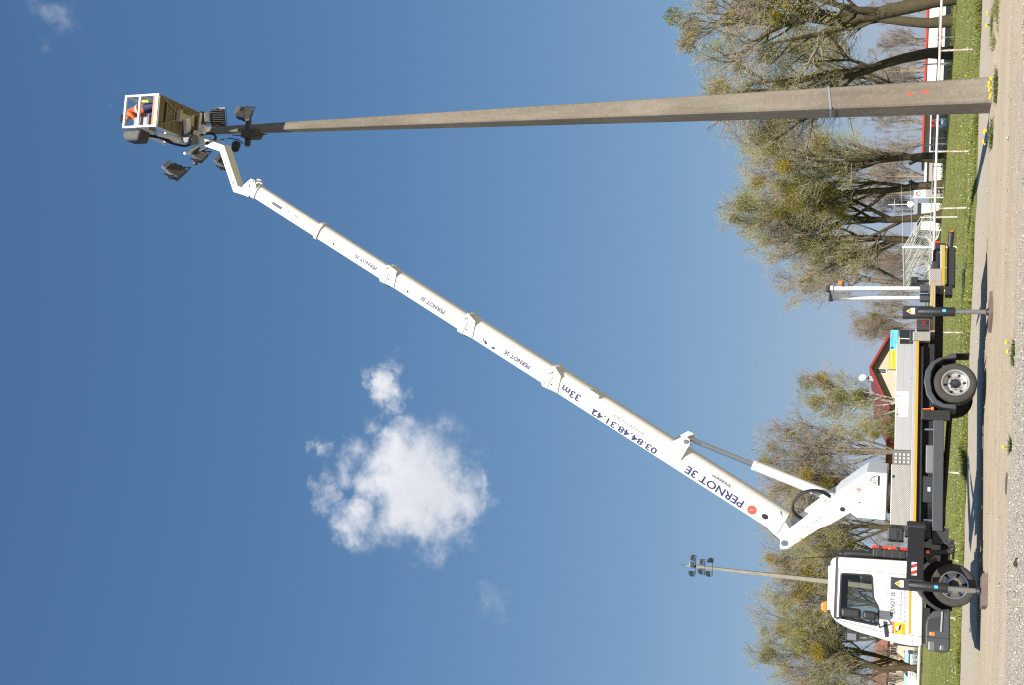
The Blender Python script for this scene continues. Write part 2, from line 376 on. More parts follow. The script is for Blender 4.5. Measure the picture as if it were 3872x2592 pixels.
# grass blades, daisies and stones
rng = np.random.default_rng(7)
def scatter_tris(P, h, wd, lean, rng):
    n = len(P); a = rng.uniform(0, 2 * np.pi, n); c, s = np.cos(a), np.sin(a)
    L = rng.normal(0, lean, (n, 2))
    v0 = P + np.stack([c * wd, s * wd, np.zeros(n)], -1); v1 = P - np.stack([c * wd, s * wd, np.zeros(n)], -1)
    v2 = P + np.stack([L[:, 0] * h, L[:, 1] * h, h], -1)
    return np.stack([v0, v1, v2], 1).reshape(-1, 3), np.arange(3 * n).reshape(-1, 3)
m_blade = mat('grass_blades', (.195, .21, .055), .75, col2=(.12, .14, .03), vscale=1.3, spec=.2)
n = 90000; yy = EDGE_Y - .1 + 70 * rng.random(n) ** 2.3; xx = rng.uniform(-.34, .36, n) * yy
ed = edge_y(xx); keep = yy > ed - .06 - .5 * (rng.random(n) < .05); xx, yy = xx[keep], yy[keep]
hh = rng.uniform(.03, .075, len(xx)) * (1 + 1.6 * np.exp(-((yy - edge_y(xx)) / .5) ** 2))
tuft = np.array([mnoise.noise((x * 1.1, y * .8, 0)) for x, y in zip(xx, yy)]); hh = hh * np.clip(.8 + 1.1 * tuft, .35, 2)
V, F = scatter_tris(np.stack([xx, yy, gz(xx, yy) + .02], -1), hh, .006 + .0004 * yy, .5, rng)
tag(raw('grass', V, F, m_blade), 'short green grass blades along the edge of the field', 'grass', kind='stuff')
# verge weeds round the concrete pole
n = 9000; a = rng.uniform(0, 1, n); xx = 4.2 + 7.5 * a; yy = 21.55 + .12 * (xx - 5) + rng.normal(0, .22, n) + .25 * np.sin(xx * 1.7)
tf = np.array([mnoise.noise((x * 2.2, y * 2.2, 5)) for x, y in zip(xx, yy)]); k = (tf > -.02) & ((np.abs(xx - 5.05) > .55) | (yy < 21.5)); xx, yy, tf = xx[k], yy[k], tf[k]
V, F = scatter_tris(np.stack([xx, yy, gz(xx, yy)], -1), rng.uniform(.03, .11, len(xx)) * (.6 + tf * 1.6), .007, .6, rng)
tag(raw('weeds', V, F, mat('verge_weeds', (.13, .165, .04), .8, col2=(.23, .21, .10), vscale=3, spec=.15)), 'low weeds on the verge at the foot of the pole', 'weeds', kind='stuff')
n = 3800; yy = EDGE_Y + .4 + rng.power(.8, n) * 38; xx = rng.uniform(-.34, .36, n) * yy
tf = np.array([mnoise.noise((x * .5, y * .35, 3)) for x, y in zip(xx, yy)]); k = tf > -.12 + .15 * rng.random(n); xx, yy = xx[k], yy[k]
def discs(P, r, tilt, rng, k=6):
    n = len(P); a = np.arange(k) * 2 * np.pi / k; t1 = rng.normal(0, tilt, n); t2 = rng.normal(-.35, tilt, n)
    x = np.cos(a)[None] * r[:, None]; y = np.sin(a)[None] * r[:, None]
    V = np.stack([P[:, None, 0] + x, P[:, None, 1] + y, P[:, None, 2] + x * t1[:, None] - y * t2[:, None]], -1).reshape(-1, 3)
    return V, np.arange(n * k).reshape(-1, k)
V, F = discs(np.stack([xx, yy, gz(xx, yy) + rng.uniform(.05, .10, len(xx))], -1), rng.uniform(.006, .013, len(xx)), .5, rng)
tag(raw('daisies', V, F, mat('daisy_white', (.68, .68, .64), .8)), 'small white daisies sprinkled over the field grass', 'daisies', kind='stuff')
n = 60; cxy = rng.integers(0, 14, n); cx_ = rng.uniform(-.33, .35, 14); cy_ = EDGE_Y + .6 + rng.power(.8, 14) * 26; yy = cy_[cxy] + rng.normal(0, .7, n); yy = np.maximum(yy, EDGE_Y + 1); xx = cx_[cxy] * yy + rng.normal(0, .9, n)
V, F = discs(np.stack([xx, yy, gz(xx, yy) + .08], -1), rng.uniform(.012, .022, n), .5, rng)
tag(raw('field_dandelions', V, F, mat('dandelion_yellow', (.80, .47, .01), .8)), 'yellow dandelion heads scattered over the field grass', 'dandelions', kind='stuff')
# loose stones of the gravel
n = 40000; yy = 10.2 + rng.power(.7, n) * 8.5; yy = np.where(rng.random(n) < .12, 15 + rng.random(n) * 13, yy); xx = rng.uniform(-.36, .38, n) * yy
tf = np.array([mnoise.noise((x * .6, y * .6, 9)) for x, y in zip(xx, yy)]); k = (yy < 15.2 + 2 * tf) | (rng.random(n) < .12); xx, yy = xx[k], yy[k]; n = len(xx)
r = rng.gamma(3, .0030, n) + .003
oct_ = np.array([(1, 0, 0), (-1, 0, 0), (0, 1, 0), (0, -1, 0), (0, 0, 1), (0, 0, -1)], float); of = np.array([(0, 2, 4), (2, 1, 4), (1, 3, 4), (3, 0, 4), (2, 0, 5), (1, 2, 5), (3, 1, 5), (0, 3, 5)])
S = oct_[None] * r[:, None, None] * rng.uniform(.6, 1.3, (n, 6, 1)) * np.array([1, 1, .7]) + rng.normal(0, .12, (n, 6, 3)) * r[:, None, None]
V = (S + np.stack([xx, yy, gz(xx, yy) + r * .25], -1)[:, None]).reshape(-1, 3)
F = (of[None] + 6 * np.arange(n)[:, None, None]).reshape(-1, 3)
m_stone, t, b = nodes_mat('loose_stones'); co = t.nodes.new('ShaderNodeTexCoord').outputs['Object']
t.links.new(ramp(t, noise(t, co, 19, 2, .6), [(.3, (.18, .165, .15)), (.5, (.33, .30, .26)), (.7, (.52, .48, .42))]), b.inputs['Base Color']); b.inputs['Roughness'].default_value = .9
tag(raw('gravel', V, F, m_stone), 'loose pale gravel stones on the sandy lot', 'gravel', kind='stuff')
# low pale stone edging under the verge right of the pole
# ---------------------------------------------------------------- materials for made things
white = mat('white_paint', (.70, .69, .67), .32, var=.05, vscale=2.5, coat=.35)
white_d = mat('white_paint_dusty', (.68, .665, .625), .42, col2=(.58, .545, .47), vscale=1.6, contrast=1.4, stretch=(1, 1, 1))
black = mat('black_plastic', (.016, .017, .019), .5, var=.4, vscale=12)
dark = mat('dark_steel', (.022, .024, .028), .48, var=.35, vscale=6)
guard = mat('slate_grey_paint', (.042, .047, .058), .5, var=.2, vscale=5)
under = mat('chassis_black', (.009, .009, .010), .7, var=.4, vscale=5)
rubber = mat('tyre_rubber', (.030, .029, .028), .85, col2=(.055, .052, .048), vscale=9, bump=.2, bscale=90)
steel = mat('polished_steel', (.60, .60, .60), .22, 1.0, var=.15, vscale=10)
alu = mat('brushed_aluminium', (.40, .405, .415), .45, .45, var=.10, vscale=3, stretch=(1, 8, 8))
yellow = mat('yellow_reflective_tape', (.50, .265, .006), .5, var=.12, vscale=30)
navy = mat('navy_lettering', (.014, .022, .11), .5)
greyl = mat('grey_lettering', (.13, .14, .16), .5)
blackl = mat('black_lettering', (.012, .012, .018), .5)
redp = mat('red_print', (.70, .025, .02), .45)
coral = mat('coral_disc', (.78, .075, .04), .45)
amber = mat('amber_lens', (.85, .20, .02), .25, coat=.6)
hose = mat('hydraulic_hose', (.015, .015, .017), .6, bump=.3, bscale=200)
cream = mat('pale_steel_casting', (.50, .43, .31), .5, var=.15, vscale=8)
olive = mat('bucket_floor_steel', (.20, .165, .095), .6, col2=(.13, .105, .06), vscale=6)
orange = mat('orange_tape', (.85, .16, .02), .5)
silver = mat('grey_plastic', (.24, .25, .26), .5)
m_pad = mat('red_brown_pad', (.115, .080, .072), .85, col2=(.17, .13, .115), vscale=6)
def glass_mat(name, tint, refl=.10):
    m = bpy.data.materials.new(name); m.use_nodes = True; t = m.node_tree; t.nodes.clear()
    o = t.nodes.new('ShaderNodeOutputMaterial'); mx_ = t.nodes.new('ShaderNodeMixShader'); tr = t.nodes.new('ShaderNodeBsdfTransparent'); gl = t.nodes.new('ShaderNodeBsdfGlossy')
    tr.inputs[0].default_value = (*tint, 1); gl.inputs['Roughness'].default_value = .03
    fr = t.nodes.new('ShaderNodeFresnel'); fr.inputs[0].default_value = 1.5
    ad = Mth('ADD', fr.outputs[0], refl, tree=t, clamp=True)
    t.links.new(ad, mx_.inputs[0]); t.links.new(tr.outputs[0], mx_.inputs[1]); t.links.new(gl.outputs[0], mx_.inputs[2]); t.links.new(mx_.outputs[0], o.inputs[0])
    return m
glass = glass_mat('cab_glass', (.74, .80, .77), .03)
dglass = mat('dark_glass', (.012, .016, .018), .06, spec=.8)
# raised diamond tread plate
tread, t, b = nodes_mat('tread_plate'); co = t.nodes.new('ShaderNodeTexCoord').outputs['Object']
w1 = t.nodes.new('ShaderNodeTexWave'); w1.inputs['Scale'].default_value = 11; t.links.new(mapping(t, co, (1, 1, 1), (0, rad(45), 0)), w1.inputs[0])
w2 = t.nodes.new('ShaderNodeTexWave'); w2.inputs['Scale'].default_value = 11; t.links.new(mapping(t, co, (1, 1, 1), (0, rad(-45), 0)), w2.inputs[0])
pr = Mth('MULTIPLY', w1.outputs['Fac'], w2.outputs['Fac'], tree=t)
b.inputs['Metallic'].default_value = .55; b.inputs['Roughness'].default_value = .42
t.links.new(ramp(t, pr, [(.1, (.33, .32, .295)), (.7, (.40, .39, .36))]), b.inputs['Base Color'])
bp = t.nodes.new('ShaderNodeBump'); bp.inputs['Strength'].default_value = .35; bp.inputs['Distance'].default_value = .006; t.links.new(pr, bp.inputs['Height']); t.links.new(bp.outputs[0], b.inputs['Normal'])

# ---------------------------------------------------------------- aerial lift truck
TM = Matrix.Translation((-.433, 21.5, 0)) @ Matrix.Rotation(rad(193), 4, 'Z') @ Matrix.Rotation(.019, 4, 'Y')
truck = empty('aerial_lift_truck', TM, 'white lorry-mounted boom lift standing on its jacks, boom raised to the pole', 'boom lift')
def P(name, m, parent=None, **k):
    return lambda mb: mb.build(name, m, parent or truck, **k)
def tb(): return MB(TM)
def offs(poly, d):
    n = len(poly); out = []
    ar = sum(poly[i][0] * poly[(i + 1) % n][1] - poly[(i + 1) % n][0] * poly[i][1] for i in range(n))
    sg = 1 if ar > 0 else -1
    for i in range(n):
        p0, p1, p2 = Vector(poly[i - 1]), Vector(poly[i]), Vector(poly[(i + 1) % n])
        e1, e2 = (p1 - p0).normalized(), (p2 - p1).normalized()
        n1, n2 = Vector((-e1.y, e1.x)) * sg, Vector((-e2.y, e2.x)) * sg
        bis = (n1 + n2); bis = bis.normalized() if bis.length > 1e-5 else n1
        out.append(tuple(p1 + bis * d / max(.45, bis.dot(n1))))
    return out
def shell(mb, prof, hole, rings):
    """lofted rings (inset, b) of prof, capped by plates with a hole"""
    n = len(prof); L = []
    for ins, bb in rings: L.append([(p[0], bb, p[1]) for p in offs(prof, ins)])
    vs = [v for r in L for v in r]
    fs = [[i * n + j, i * n + (j + 1) % n, (i + 1) * n + (j + 1) % n, (i + 1) * n + j] for i in range(len(L) - 1) for j in range(n)]
    mb.add(vs, fs)
    for r in (rings[0], rings[-1]):
        o_ = offs(prof, r[0]); loops = [o_] + ([hole] if hole else []); flat = [p for l in loops for p in l]
        tr = tessellate_polygon([[Vector((p[0], p[1], 0)) for p in l] for l in loops])
        mb.add([(p[0], r[1], p[1]) for p in flat], [list(q) for q in tr])
arch = [(3.77 + .47 * math.cos(a), .45 + .60 * math.sin(a)) for a in np.linspace(rad(38), rad(150), 9)]
CAB = [(3.40, 1.14), (3.44, 2.44), (3.47, 2.52), (3.55, 2.563), (4.40, 2.545), (4.50, 2.53), (4.57, 2.49), (4.63, 2.43), (4.705, 2.29), (4.77, 2.09), (4.81, 1.89), (4.845, 1.70), (4.88, 1.53), (4.91, 1.315), (4.925, 1.10), (4.915, .95), (4.88, .925), (4.20, .92)] + [q for q in arch if q[1] > .9]
WIN = [(3.75, 2.33), (3.77, 2.355), (4.52, 2.365), (4.555, 2.35), (4.62, 1.72), (4.59, 1.69), (4.33, 1.69), (4.27, 1.71), (4.17, 1.775), (4.12, 1.79), (3.77, 1.815), (3.735, 1.84)]
m = tb(); shell(m, CAB, WIN, [(.045, 0), (.014, -.014), (0, -.05), (0, -2.10), (.014, -2.136), (.045, -2.15)])
cab = m.build('cab', white, truck, smooth=True)
m = tb(); shell(m, offs(CAB, .07), offs(WIN, -.012), [(0, -.075), (.0, -2.075)]); m.build('cabin_lining', mat('cabin_grey', (.03, .031, .033), .8), cab)
m = tb(); m.plate(offs(WIN, -.022), [offs(WIN, .008)], -.075, .006); m.plate(offs(WIN, -.022), [offs(WIN, .008)], -2.156, -2.075); m.build('window_frame', black, cab)
win = tb().add([(p[0], -.02, p[1]) for p in WIN], [list(range(len(WIN)))]).build('side_window', glass, cab)
tb().add([(p[0], -2.13, p[1]) for p in WIN], [list(range(len(WIN)))]).build('side_window', glass, cab)
m = tb(); m.add([(4.645, -.14, 2.42), (4.645, -2.01, 2.42), (4.855, -2.06, 1.72), (4.855, -.09, 1.72), (4.60, -.14, 2.40), (4.60, -2.01, 2.40), (4.81, -2.06, 1.70), (4.81, -.09, 1.70)], [(0, 1, 2, 3), (4, 7, 6, 5), (0, 3, 7, 4), (1, 5, 6, 2), (0, 4, 5, 1), (3, 2, 6, 7)])
# the raked screen bulges a little with the pillars
m.v = [(v[0] + .012, v[1], v[2]) for v in m.v]; m.build('windscreen', dglass, cab)
m = tb(); m.box(4.915, 4.945, -2.0, -.15, .98, 1.42); m.build('grille', dark, cab, bevel=.01)
# door: seams, roof gutter, waist details
sm_ = mat('panel_gap', (.10, .10, .10), .7)
m = tb(); DO = [(3.66, 1.10), (3.66, 2.42), (4.60, 2.43), (4.735, 1.62), (4.745, .95), (4.735, .945), (4.725, 1.615), (4.59, 2.42), (3.67, 2.41), (3.67, 1.10)]
m.prism(DO, -.02, .0015); m.build('door_seam', sm_, cab)
m = tb(); m.prism([(3.45, 2.43), (4.58, 2.44), (4.57, 2.475), (3.46, 2.465)], -.03, .012); m.build('roof_gutter', mat('gutter_violet_grey', (.05, .05, .075), .4), cab)
m = tb(); m.prism([(4.745, 1.55), (4.755, 1.08), (4.915, 1.10), (4.90, 1.31), (4.87, 1.52)], -.03, .014); m.build('corner_panel', white, cab, bevel=.01)
m = tb(); m.prism([(4.535, 1.60), (4.815, 1.565), (4.82, 1.50), (4.79, 1.49), (4.54, 1.535)], -.02, .02); m.build('door_handle', black, cab, bevel=.008)
m = tb(); m.prism([(3.42, 1.118), (4.72, 1.118), (4.72, 1.162), (3.42, 1.162)], -.01, .003); m.build('yellow_stripe', yellow, cab)
for a in (4.05, 4.11, 4.17): pass
# lettering on the door
LX = lambda a, z, bb=.004: TM @ Matrix(((-1, 0, 0, a), (0, 0, 1, bb), (0, 1, 0, z), (0, 0, 0, 1)))
text('PERNOT 3E', 'door_lettering', LX(4.435, 1.405), blackl, cab, .075, .44, bold=.015)
text('TGL 8.150', 'model_lettering', LX(4.05, 1.505), greyl, cab, .038, .27)
text('4 route de la saisse', 'street_lettering', LX(4.47, 1.285), blackl, cab, .035, .50)
text('39130 PONT DE POITTE', 'town_lettering', LX(4.52, 1.205), blackl, cab, .038, .60)
m = tb(); m.prism([(4.53, 1.21), (4.73, 1.21), (4.73, 1.45), (4.53, 1.45)], 0, .003)
wl = m.build('blind_spot_sticker', mat('sticker_yellow', (.80, .42, .01), .5), cab)
m = tb(); m.prism([(4.53, 1.41), (4.73, 1.41), (4.73, 1.45), (4.53, 1.45)], .003, .0045); m.build('red_strip', redp, wl)
m = tb(); m.prism([(4.55, 1.28), (4.66, 1.30), (4.72, 1.38), (4.66, 1.385)], .003, .0045); m.build('pictogram', blackl, wl)
m = tb(); m.prism([(4.60, 1.33), (4.68, 1.335), (4.69, 1.375), (4.61, 1.37)], .0045, .006); m.build('pictogram_lorry', white, wl)
text('ATTENTION', 'sticker_heading', LX(4.72, 1.418, .0055), white, wl, .022, .17)
text('ANGLES', 'sticker_word', LX(4.72, 1.25, .0045), blackl, wl, .024, .16)
text('MORTS', 'sticker_word', LX(4.72, 1.22, .0045), blackl, wl, .024, .16)
# seat, steering wheel inside
m = tb(); m.box(3.75, 4.2, -.75, -.25, 1.30, 1.50); m.box(3.70, 3.85, -.72, -.28, 1.45, 2.05); m.box(3.72, 3.84, -.62, -.38, 2.07, 2.28); m.build('driver_seat', dark, cab, bevel=.05)
m = tb(); m.box(3.75, 4.2, -1.85, -1.35, 1.30, 1.50); m.box(3.70, 3.85, -1.82, -1.38, 1.45, 2.05); m.box(3.72, 3.84, -1.72, -1.48, 2.07, 2.28); m.build('passenger_seat', dark, cab, bevel=.05)
m = tb(); m.lathe([(.20, 0), (.225, .012), (.225, -.012)], (4.42, -.52, 1.72), (-.6, 0, .8), 20, True); m.tube([(4.42, -.52, 1.72), (4.62, -.52, 1.45)], .03, 6); m.bar((4.30, -.52, 1.64), (4.54, -.52, 1.80), .03, .02); m.build('steering_wheel', black, cab)
m = tb(); m.prism([(4.45, 1.20), (4.78, 1.20), (4.78, 1.70), (4.55, 1.66)], -2.0, -.12); m.build('dashboard', dark, cab, bevel=.03)
# mirrors
m = tb(); m.tube([(4.56, -.02, 2.36), (4.57, .22, 2.40), (4.55, .30, 2.30)], .018, 6); m.tube([(4.66, -.02, 1.66), (4.60, .25, 1.66), (4.55, .30, 1.75)], .018, 6); mir = m.build('mirror_arm', black, truck)
m = tb(); m.box(4.36, 4.54, .20, .36, 1.98, 2.33); m.build('mirror_housing', black, mir, bevel=.05, segs=3)
m = tb(); m.box(4.38, 4.54, .20, .35, 1.70, 1.95); m.build('wide_angle_mirror', black, mir, bevel=.05, segs=3)
m = tb(); m.tube([(4.66, -1.95, 2.40), (4.86, -2.2, 2.36), (4.88, -2.25, 2.2)], .015, 6); m.box(4.82, 4.90, -2.34, -2.14, 1.95, 2.25); m.build('far_side_mirror', black, truck, bevel=.02)
m = tb(); m.tube([(4.63, -.75, 2.36), (4.80, -.70, 2.34), (4.84, -.70, 2.22)], .014, 6); m.box(4.80, 4.97, -.78, -.52, 2.06, 2.28); km = m.build('kerb_mirror', black, truck, bevel=.03)
m = tb(); m.box(4.83, 4.95, -.522, -.515, 2.09, 2.25); m.build('mirror_glass', steel, km)
m = tb(); m.box(4.87, 4.945, -1.9, -.3, 1.70, 1.745); m.build('wiper', black, truck, bevel=.01)
# roof bar with work lamp and beacon
m = tb(); m.box(3.60, 4.44, -1.55, -.55, 2.585, 2.635); rb = m.build('roof_bar', white, truck, bevel=.015)
m = tb(); m.box(3.70, 4.30, -1.35, -.75, 2.55, 2.585); m.build('bar_foot', dark, rb)
m = tb(); m.box(4.27, 4.50, -1.25, -.85, 2.56, 2.66); m.build('beacon_base', black, rb, bevel=.02)
m = tb(); m.prism([(4.27, 2.66), (4.50, 2.66), (4.46, 2.77), (4.31, 2.77)], -1.22, -.88); m.build('beacon_lens', amber, rb, bevel=.02)
m = tb(); m.box(3.52, 3.60, -1.2, -1.0, 2.64, 2.76); m.tube([(3.56, -1.1, 2.56), (3.56, -1.1, 2.66)], .02, 6); m.build('work_lamp', black, rb, bevel=.01)
# bumper, steps, lights
m = tb(); m.prism([(4.20, .46), (4.22, .62), (4.26, .74), (4.38, .84), (4.52, .875), (4.90, .875), (4.97, .80), (4.985, .60), (4.96, .475), (4.90, .455)], -2.16, .01); bum = m.build('bumper', guard, truck, bevel=.03, segs=3)
m = tb(); m.prism([(4.34, .60), (4.60, .60), (4.62, .84), (4.42, .83)], 0, .016); m.build('step_recess', dark, bum)
m = tb(); m.prism([(4.26, .585), (4.615, .60), (4.615, .625), (4.26, .61)], 0, .035); m.build('step_edge', alu, bum)
m = tb(); m.box(4.80, 4.965, -.12, .018, .715, .82); m.box(4.85, 4.94, -.02, .016, .56, .63); m.build('headlamp', mat('lamp_glass', (.20, .21, .21), .10, .4, spec=.8), bum, bevel=.015)
m = tb(); m.box(4.80, 4.965, -2.17, -2.03, .715, .82); m.build('headlamp', _mats['lamp_glass'], bum, bevel=.015)
m = tb(); m.box(4.64, 4.70, -.02, .02, .715, .80); m.build('indicator', amber, bum, bevel=.005)
m = tb(); m.box(4.725, 4.735, -.02, .012, .46, .87); m.build('bumper_seam', under, bum)
# front arch lining and rear mud wing behind the wheel
def arc_strip(mb, cx, cz, r0, r1, a0, a1, b0, b1, n=14, zf=1.0):
    pts = [(cx + r1 * math.cos(a), cz + r1 * zf * math.sin(a)) for a in np.linspace(a0, a1, n)] + [(cx + r0 * math.cos(a), cz + r0 * zf * math.sin(a)) for a in np.linspace(a1, a0, n)]
    return mb.prism(pts, b0, b1)
m = tb(); arc_strip(m, 3.77, .43, .47, .53, rad(8), rad(152), -.30, .012, zf=1.14); m.build('front_wing', dark, truck, bevel=.012)
m = tb(); m.prism([(3.36, .84), (3.27, .90), (3.18, .86), (3.13, .45), (3.17, .38), (3.21, .46), (3.25, .72)], -.30, -.01); mw = m.build('mud_wing', dark, truck, bevel=.012)
m = tb(); m.box(3.185, 3.25, -.02, .012, .82, .885); m.build('side_marker', amber, mw, bevel=.005)
m = tb(); m.box(4.22, 4.86, -2.08, -.04, .80, .96); m.build('bumper_gap_fill', under, truck)  # dark filler box added so the gap between cab and bumper reads black
m = tb(); arc_strip(m, 3.77, .42, .10, .46, rad(0), rad(180), -2.1, -.30, zf=1.18); m.build('wheel_housing', under, truck)

# wheels
def wheel(a, z, b0, dual, name):
    R_ = .385; m_ = tb()
    prof = [(.235, -.20), (.30, -.215), (.355, -.20), (.378, -.17), (.385, -.12), (.385, -.07), (.378, -.03), (.352, -.006), (.30, .002), (.262, -.004), (.24, -.012), (.235, -.03)]
    m_.lathe(prof, (a, b0, z), (0, 1, 0), 48, True)
    if dual: m_.lathe([(r_, h - .26) for r_, h in prof], (a, b0, z), (0, 1, 0), 48, True)
    ty = MB(TM); ty.v, ty.f, ty.mi = m_.v, m_.f, m_.mi; wh = ty.build(name, rubber, truck, smooth=True)
    m_ = tb()
    if dual: rp = [(.236, -.20), (.243, -.016), (.25, -.002), (.232, -.004), (.212, -.05), (.203, -.13), (.150, -.145), (.125, -.135), (.11, -.12), (.0, -.12)]
    else: rp = [(.236, -.20), (.243, -.016), (.25, -.002), (.230, -.006), (.212, -.045), (.195, -.055), (.150, -.035), (.120, .004), (.10, .012), (.0, .012)]
    m_.lathe(rp[:-1] + [(.001, rp[-1][1])], (a, b0, z), (0, 1, 0), 40); ri = m_.build('rim', steel if not dual else mat('rim_silver', (.55, .55, .54), .35, .7, var=.15, vscale=12), wh, smooth=True)
    m_ = tb(); hb = rp[-1][1]
    m_.lathe([(.092, hb), (.088, hb + .03), (.07, hb + .05), (.045, hb + .07 + (.05 if dual else 0)), (.001, hb + .075 + (.05 if dual else 0))], (a, b0, z), (0, 1, 0), 20); m_.build('hub', dark, wh, smooth=True)
    m_ = tb(); hd = -.137 if dual else -.045
    for i in range(6):
        an = i * math.pi / 3 + .4; c_ = (a + .172 * math.cos(an), b0 + hd + .012, z + .172 * math.sin(an)); m_.lathe([(.026, -.012), (.026, .0)], c_, (0, 1, 0), 10)
    m_.build('hand_hole', under, ri)
    for i in range(8):
        an = i * math.pi / 4; c_ = (a + .11 * math.cos(an), b0 + hb, z + .11 * math.sin(an)); tb().lathe([(.013, 0), (.012, .025)], c_, (0, 1, 0), 6).build('wheel_nut', steel, ri)
    return wh
wheel(0, .407, -.04, True, 'rear_wheel'); wheel(3.77, .406, -.05, False, 'front_wheel')
m = tb()
for a, z in ((0, .407), (3.77, .406)): m.lathe([(.24, -.22), (.35, -.215), (.383, -.18), (.385, -.12), (.383, -.05), (.35, 0), (.24, 0)], (a, -1.90 if a else -1.66, z), (0, 1, 0), 36)
fw = m.build('far_side_wheel', rubber, truck, smooth=True)
# chassis and gear beneath
m = tb(); m.box(-2.55, 4.6, -.72, -.64, .62, .86); m.box(-2.55, 4.6, -1.54, -1.46, .62, .86)
for a in (-2.4, -1.2, .5, 1.4, 2.4, 3.2): m.box(a, a + .1, -1.46, -.72, .64, .80)
m.tube([(0, -.3, .407), (0, -1.9, .407)], .075, 10); m.tube([(3.77, -.3, .406), (3.77, -1.9, .406)], .06, 10); m.sphere((0, -1.1, .41), .17); m.tube([(.1, -1.1, .45), (3.0, -1.1, .62)], .05, 8); m.box(2.9, 3.9, -1.4, -.8, .45, .95)
m.build('chassis', under, truck)
m = tb(); m.box(-.70, 2.72, -2.12, -.06, .98, 1.06); m.box(-.78, 2.74, -2.0, -.20, .78, .99); m.build('subframe', under, truck)
m = tb(); m.box(1.20, 1.74, -.62, -.14, .60, .92); m.build('tank', mat('tank_grey', (.16, .165, .17), .5, var=.2), truck, bevel=.03)
m = tb(); m.box(1.80, 2.30, -.42, -.10, .74, 1.01); m.prism([(1.83, .74), (2.27, .74), (2.29, .71), (1.81, .71)], -.46, -.06); cb = m.build('control_box', dark, truck, bevel=.02)
m = tb(); m.box(2.01, 2.09, -.10, -.094, .82, .87); m.build('display', mat('pale_blue_label', (.35, .55, .68), .4), cb)
m = tb(); m.box(1.12, 1.24, -1.7, -1.5, .50, .85); m.build('orange_plate', mat('rust_orange', (.45, .11, .02), .6), truck)
m = tb(); m.box(2.35, 2.7, -.60, -.20, .55, .95); m.box(.55, .65, -.5, -.1, .55, 1.0); m.build('air_tank', under, truck, bevel=.03)
m = tb(); m.box(.74, 2.82, -.10, .0, .60, .785); gr = m.build('side_guard', guard, truck, bevel=.012)
for a in (.92, 2.63): tb().tube([(a, -.05, .78), (a, -.08, .93)], .025, 8).build('guard_bolt', steel, gr)
m = tb(); m.box(.54, .74, -.14, -.03, .49, 1.005); m.build('side_ladder_frame', black, truck, bevel=.02)
m = tb(); m.box(.575, .705, -.032, -.02, .55, .95); m.build('ladder_recess', under, truck)
m = tb(); m.box(.50, .555, -.04, .0, .78, .83); m.tube([(.53, -.02, .83), (.53, -.06, .98)], .01, 5); m.build('side_marker', amber, truck, bevel=.005)
# rear wing, a rounded arch with a mud flap
outer = [(.52, .385), (.50, .62), (.43, .80), (.26, .915), (.0, .965), (-.22, .935), (-.38, .84), (-.47, .70), (-.50, .56), (-.555, .54), (-.56, .39)]
inner = [(-.47, .39), (-.445, .62), (-.35, .76), (-.2, .83), (0, .845), (.20, .815), (.34, .73), (.42, .60), (.43, .39)]
m = tb(); m.prism(outer + inner, -.62, .0); m.build('rear_wing', guard, truck, bevel=.018)
m = tb(); m.box(-.575, -.555, -.55, -.02, .16, .40); m.build('mud_flap', black, truck)
# bed: deck lip, yellow stripe, tread-plate locker, step niche, long aluminium locker
m = tb(); m.box(-.79, 2.77, -2.15, 0, 1.06, 1.165); bed = m.build('bed', alu, truck, bevel=.004)
m = tb(); m.box(-.785, 2.765, .0, .004, 1.065, 1.112); m.build('yellow_stripe', yellow, bed)
m = tb(); m.box(1.625, 2.765, -.62, .002, 1.166, 1.515); lk = m.build('tread_plate_locker', tread, bed, bevel=.008)
m = tb(); m.lathe([(.028, 0), (.026, .006)], (1.86, .002, 1.475), (0, 1, 0), 14); m.build('locker_latch', black, lk)
m = tb(); m.box(1.345, 1.622, -.62, -.10, 1.166, 1.50); sn = m.build('step_niche', mat('niche_grey', (.13, .135, .14), .5), bed)
st = mat('bright_stud', (.75, .72, .60), .35, .6)
for i in range(4):
    for j in range(3): tb().box(1.40 + j * .072, 1.44 + j * .072, -.10, -.085, 1.195 + i * .075, 1.235 + i * .075).build('step_stud', st, sn)
m = tb(); m.box(-.73, 1.343, -.66, .0, 1.166, 1.468); bx = m.build('aluminium_locker', alu, bed, bevel=.006)
m = tb()
for i in range(2): m.box(-.72, 1.333, .0, .002, 1.20 + i * .13, 1.2015 + i * .13)
m.build('extrusion_groove', mat('groove_grey', (.35, .35, .36), .5, .3), bx)
m = tb(); m.box(.212, .70, .0025, .006, 1.232, 1.466); sg = m.build('sign_board', mat('board_white', (.66, .66, .66), .4), bx)
text('PERNOT 3E', 'board_heading', LX(.635, 1.408, .0075), blackl, sg, .042, .36)
m = tb(); m.lathe([(.024, 0), (.024, .002)], (.667, .006, 1.428), (0, 1, 0), 16); m.build('board_logo', coral, sg)
text('ENTRETIEN  EXPLOITATION  ECLAIRAGE', 'board_line', LX(.66, 1.372, .0075), greyl, sg, .013, .42)
text('COMMUNAL  ILLUMINATIONS', 'board_line', LX(.61, 1.347, .0075), greyl, sg, .013, .32)
text('LOCATION NACELLES  TRAVAUX EN HAUTEUR', 'board_line', LX(.66, 1.322, .0075), greyl, sg, .013, .42)
text('TEL : 03 84 48 31 42', 'board_phone', LX(.62, 1.285, .0075), greyl, sg, .020, .33)
text('39130 PONT DE POITTE', 'board_line', LX(.62, 1.255, .0075), greyl, sg, .012, .32)
m = tb(); m.box(-.06, -.03, .0, .004, 1.18, 1.21); m.build('locker_lock', mat('lock_blue', (.10, .3, .6), .4), bx)
m = tb(); m.box(-.985, -.80, -2.1, -.01, .86, 1.175); m.build('bed_end_plate', tread, truck, bevel=.006)
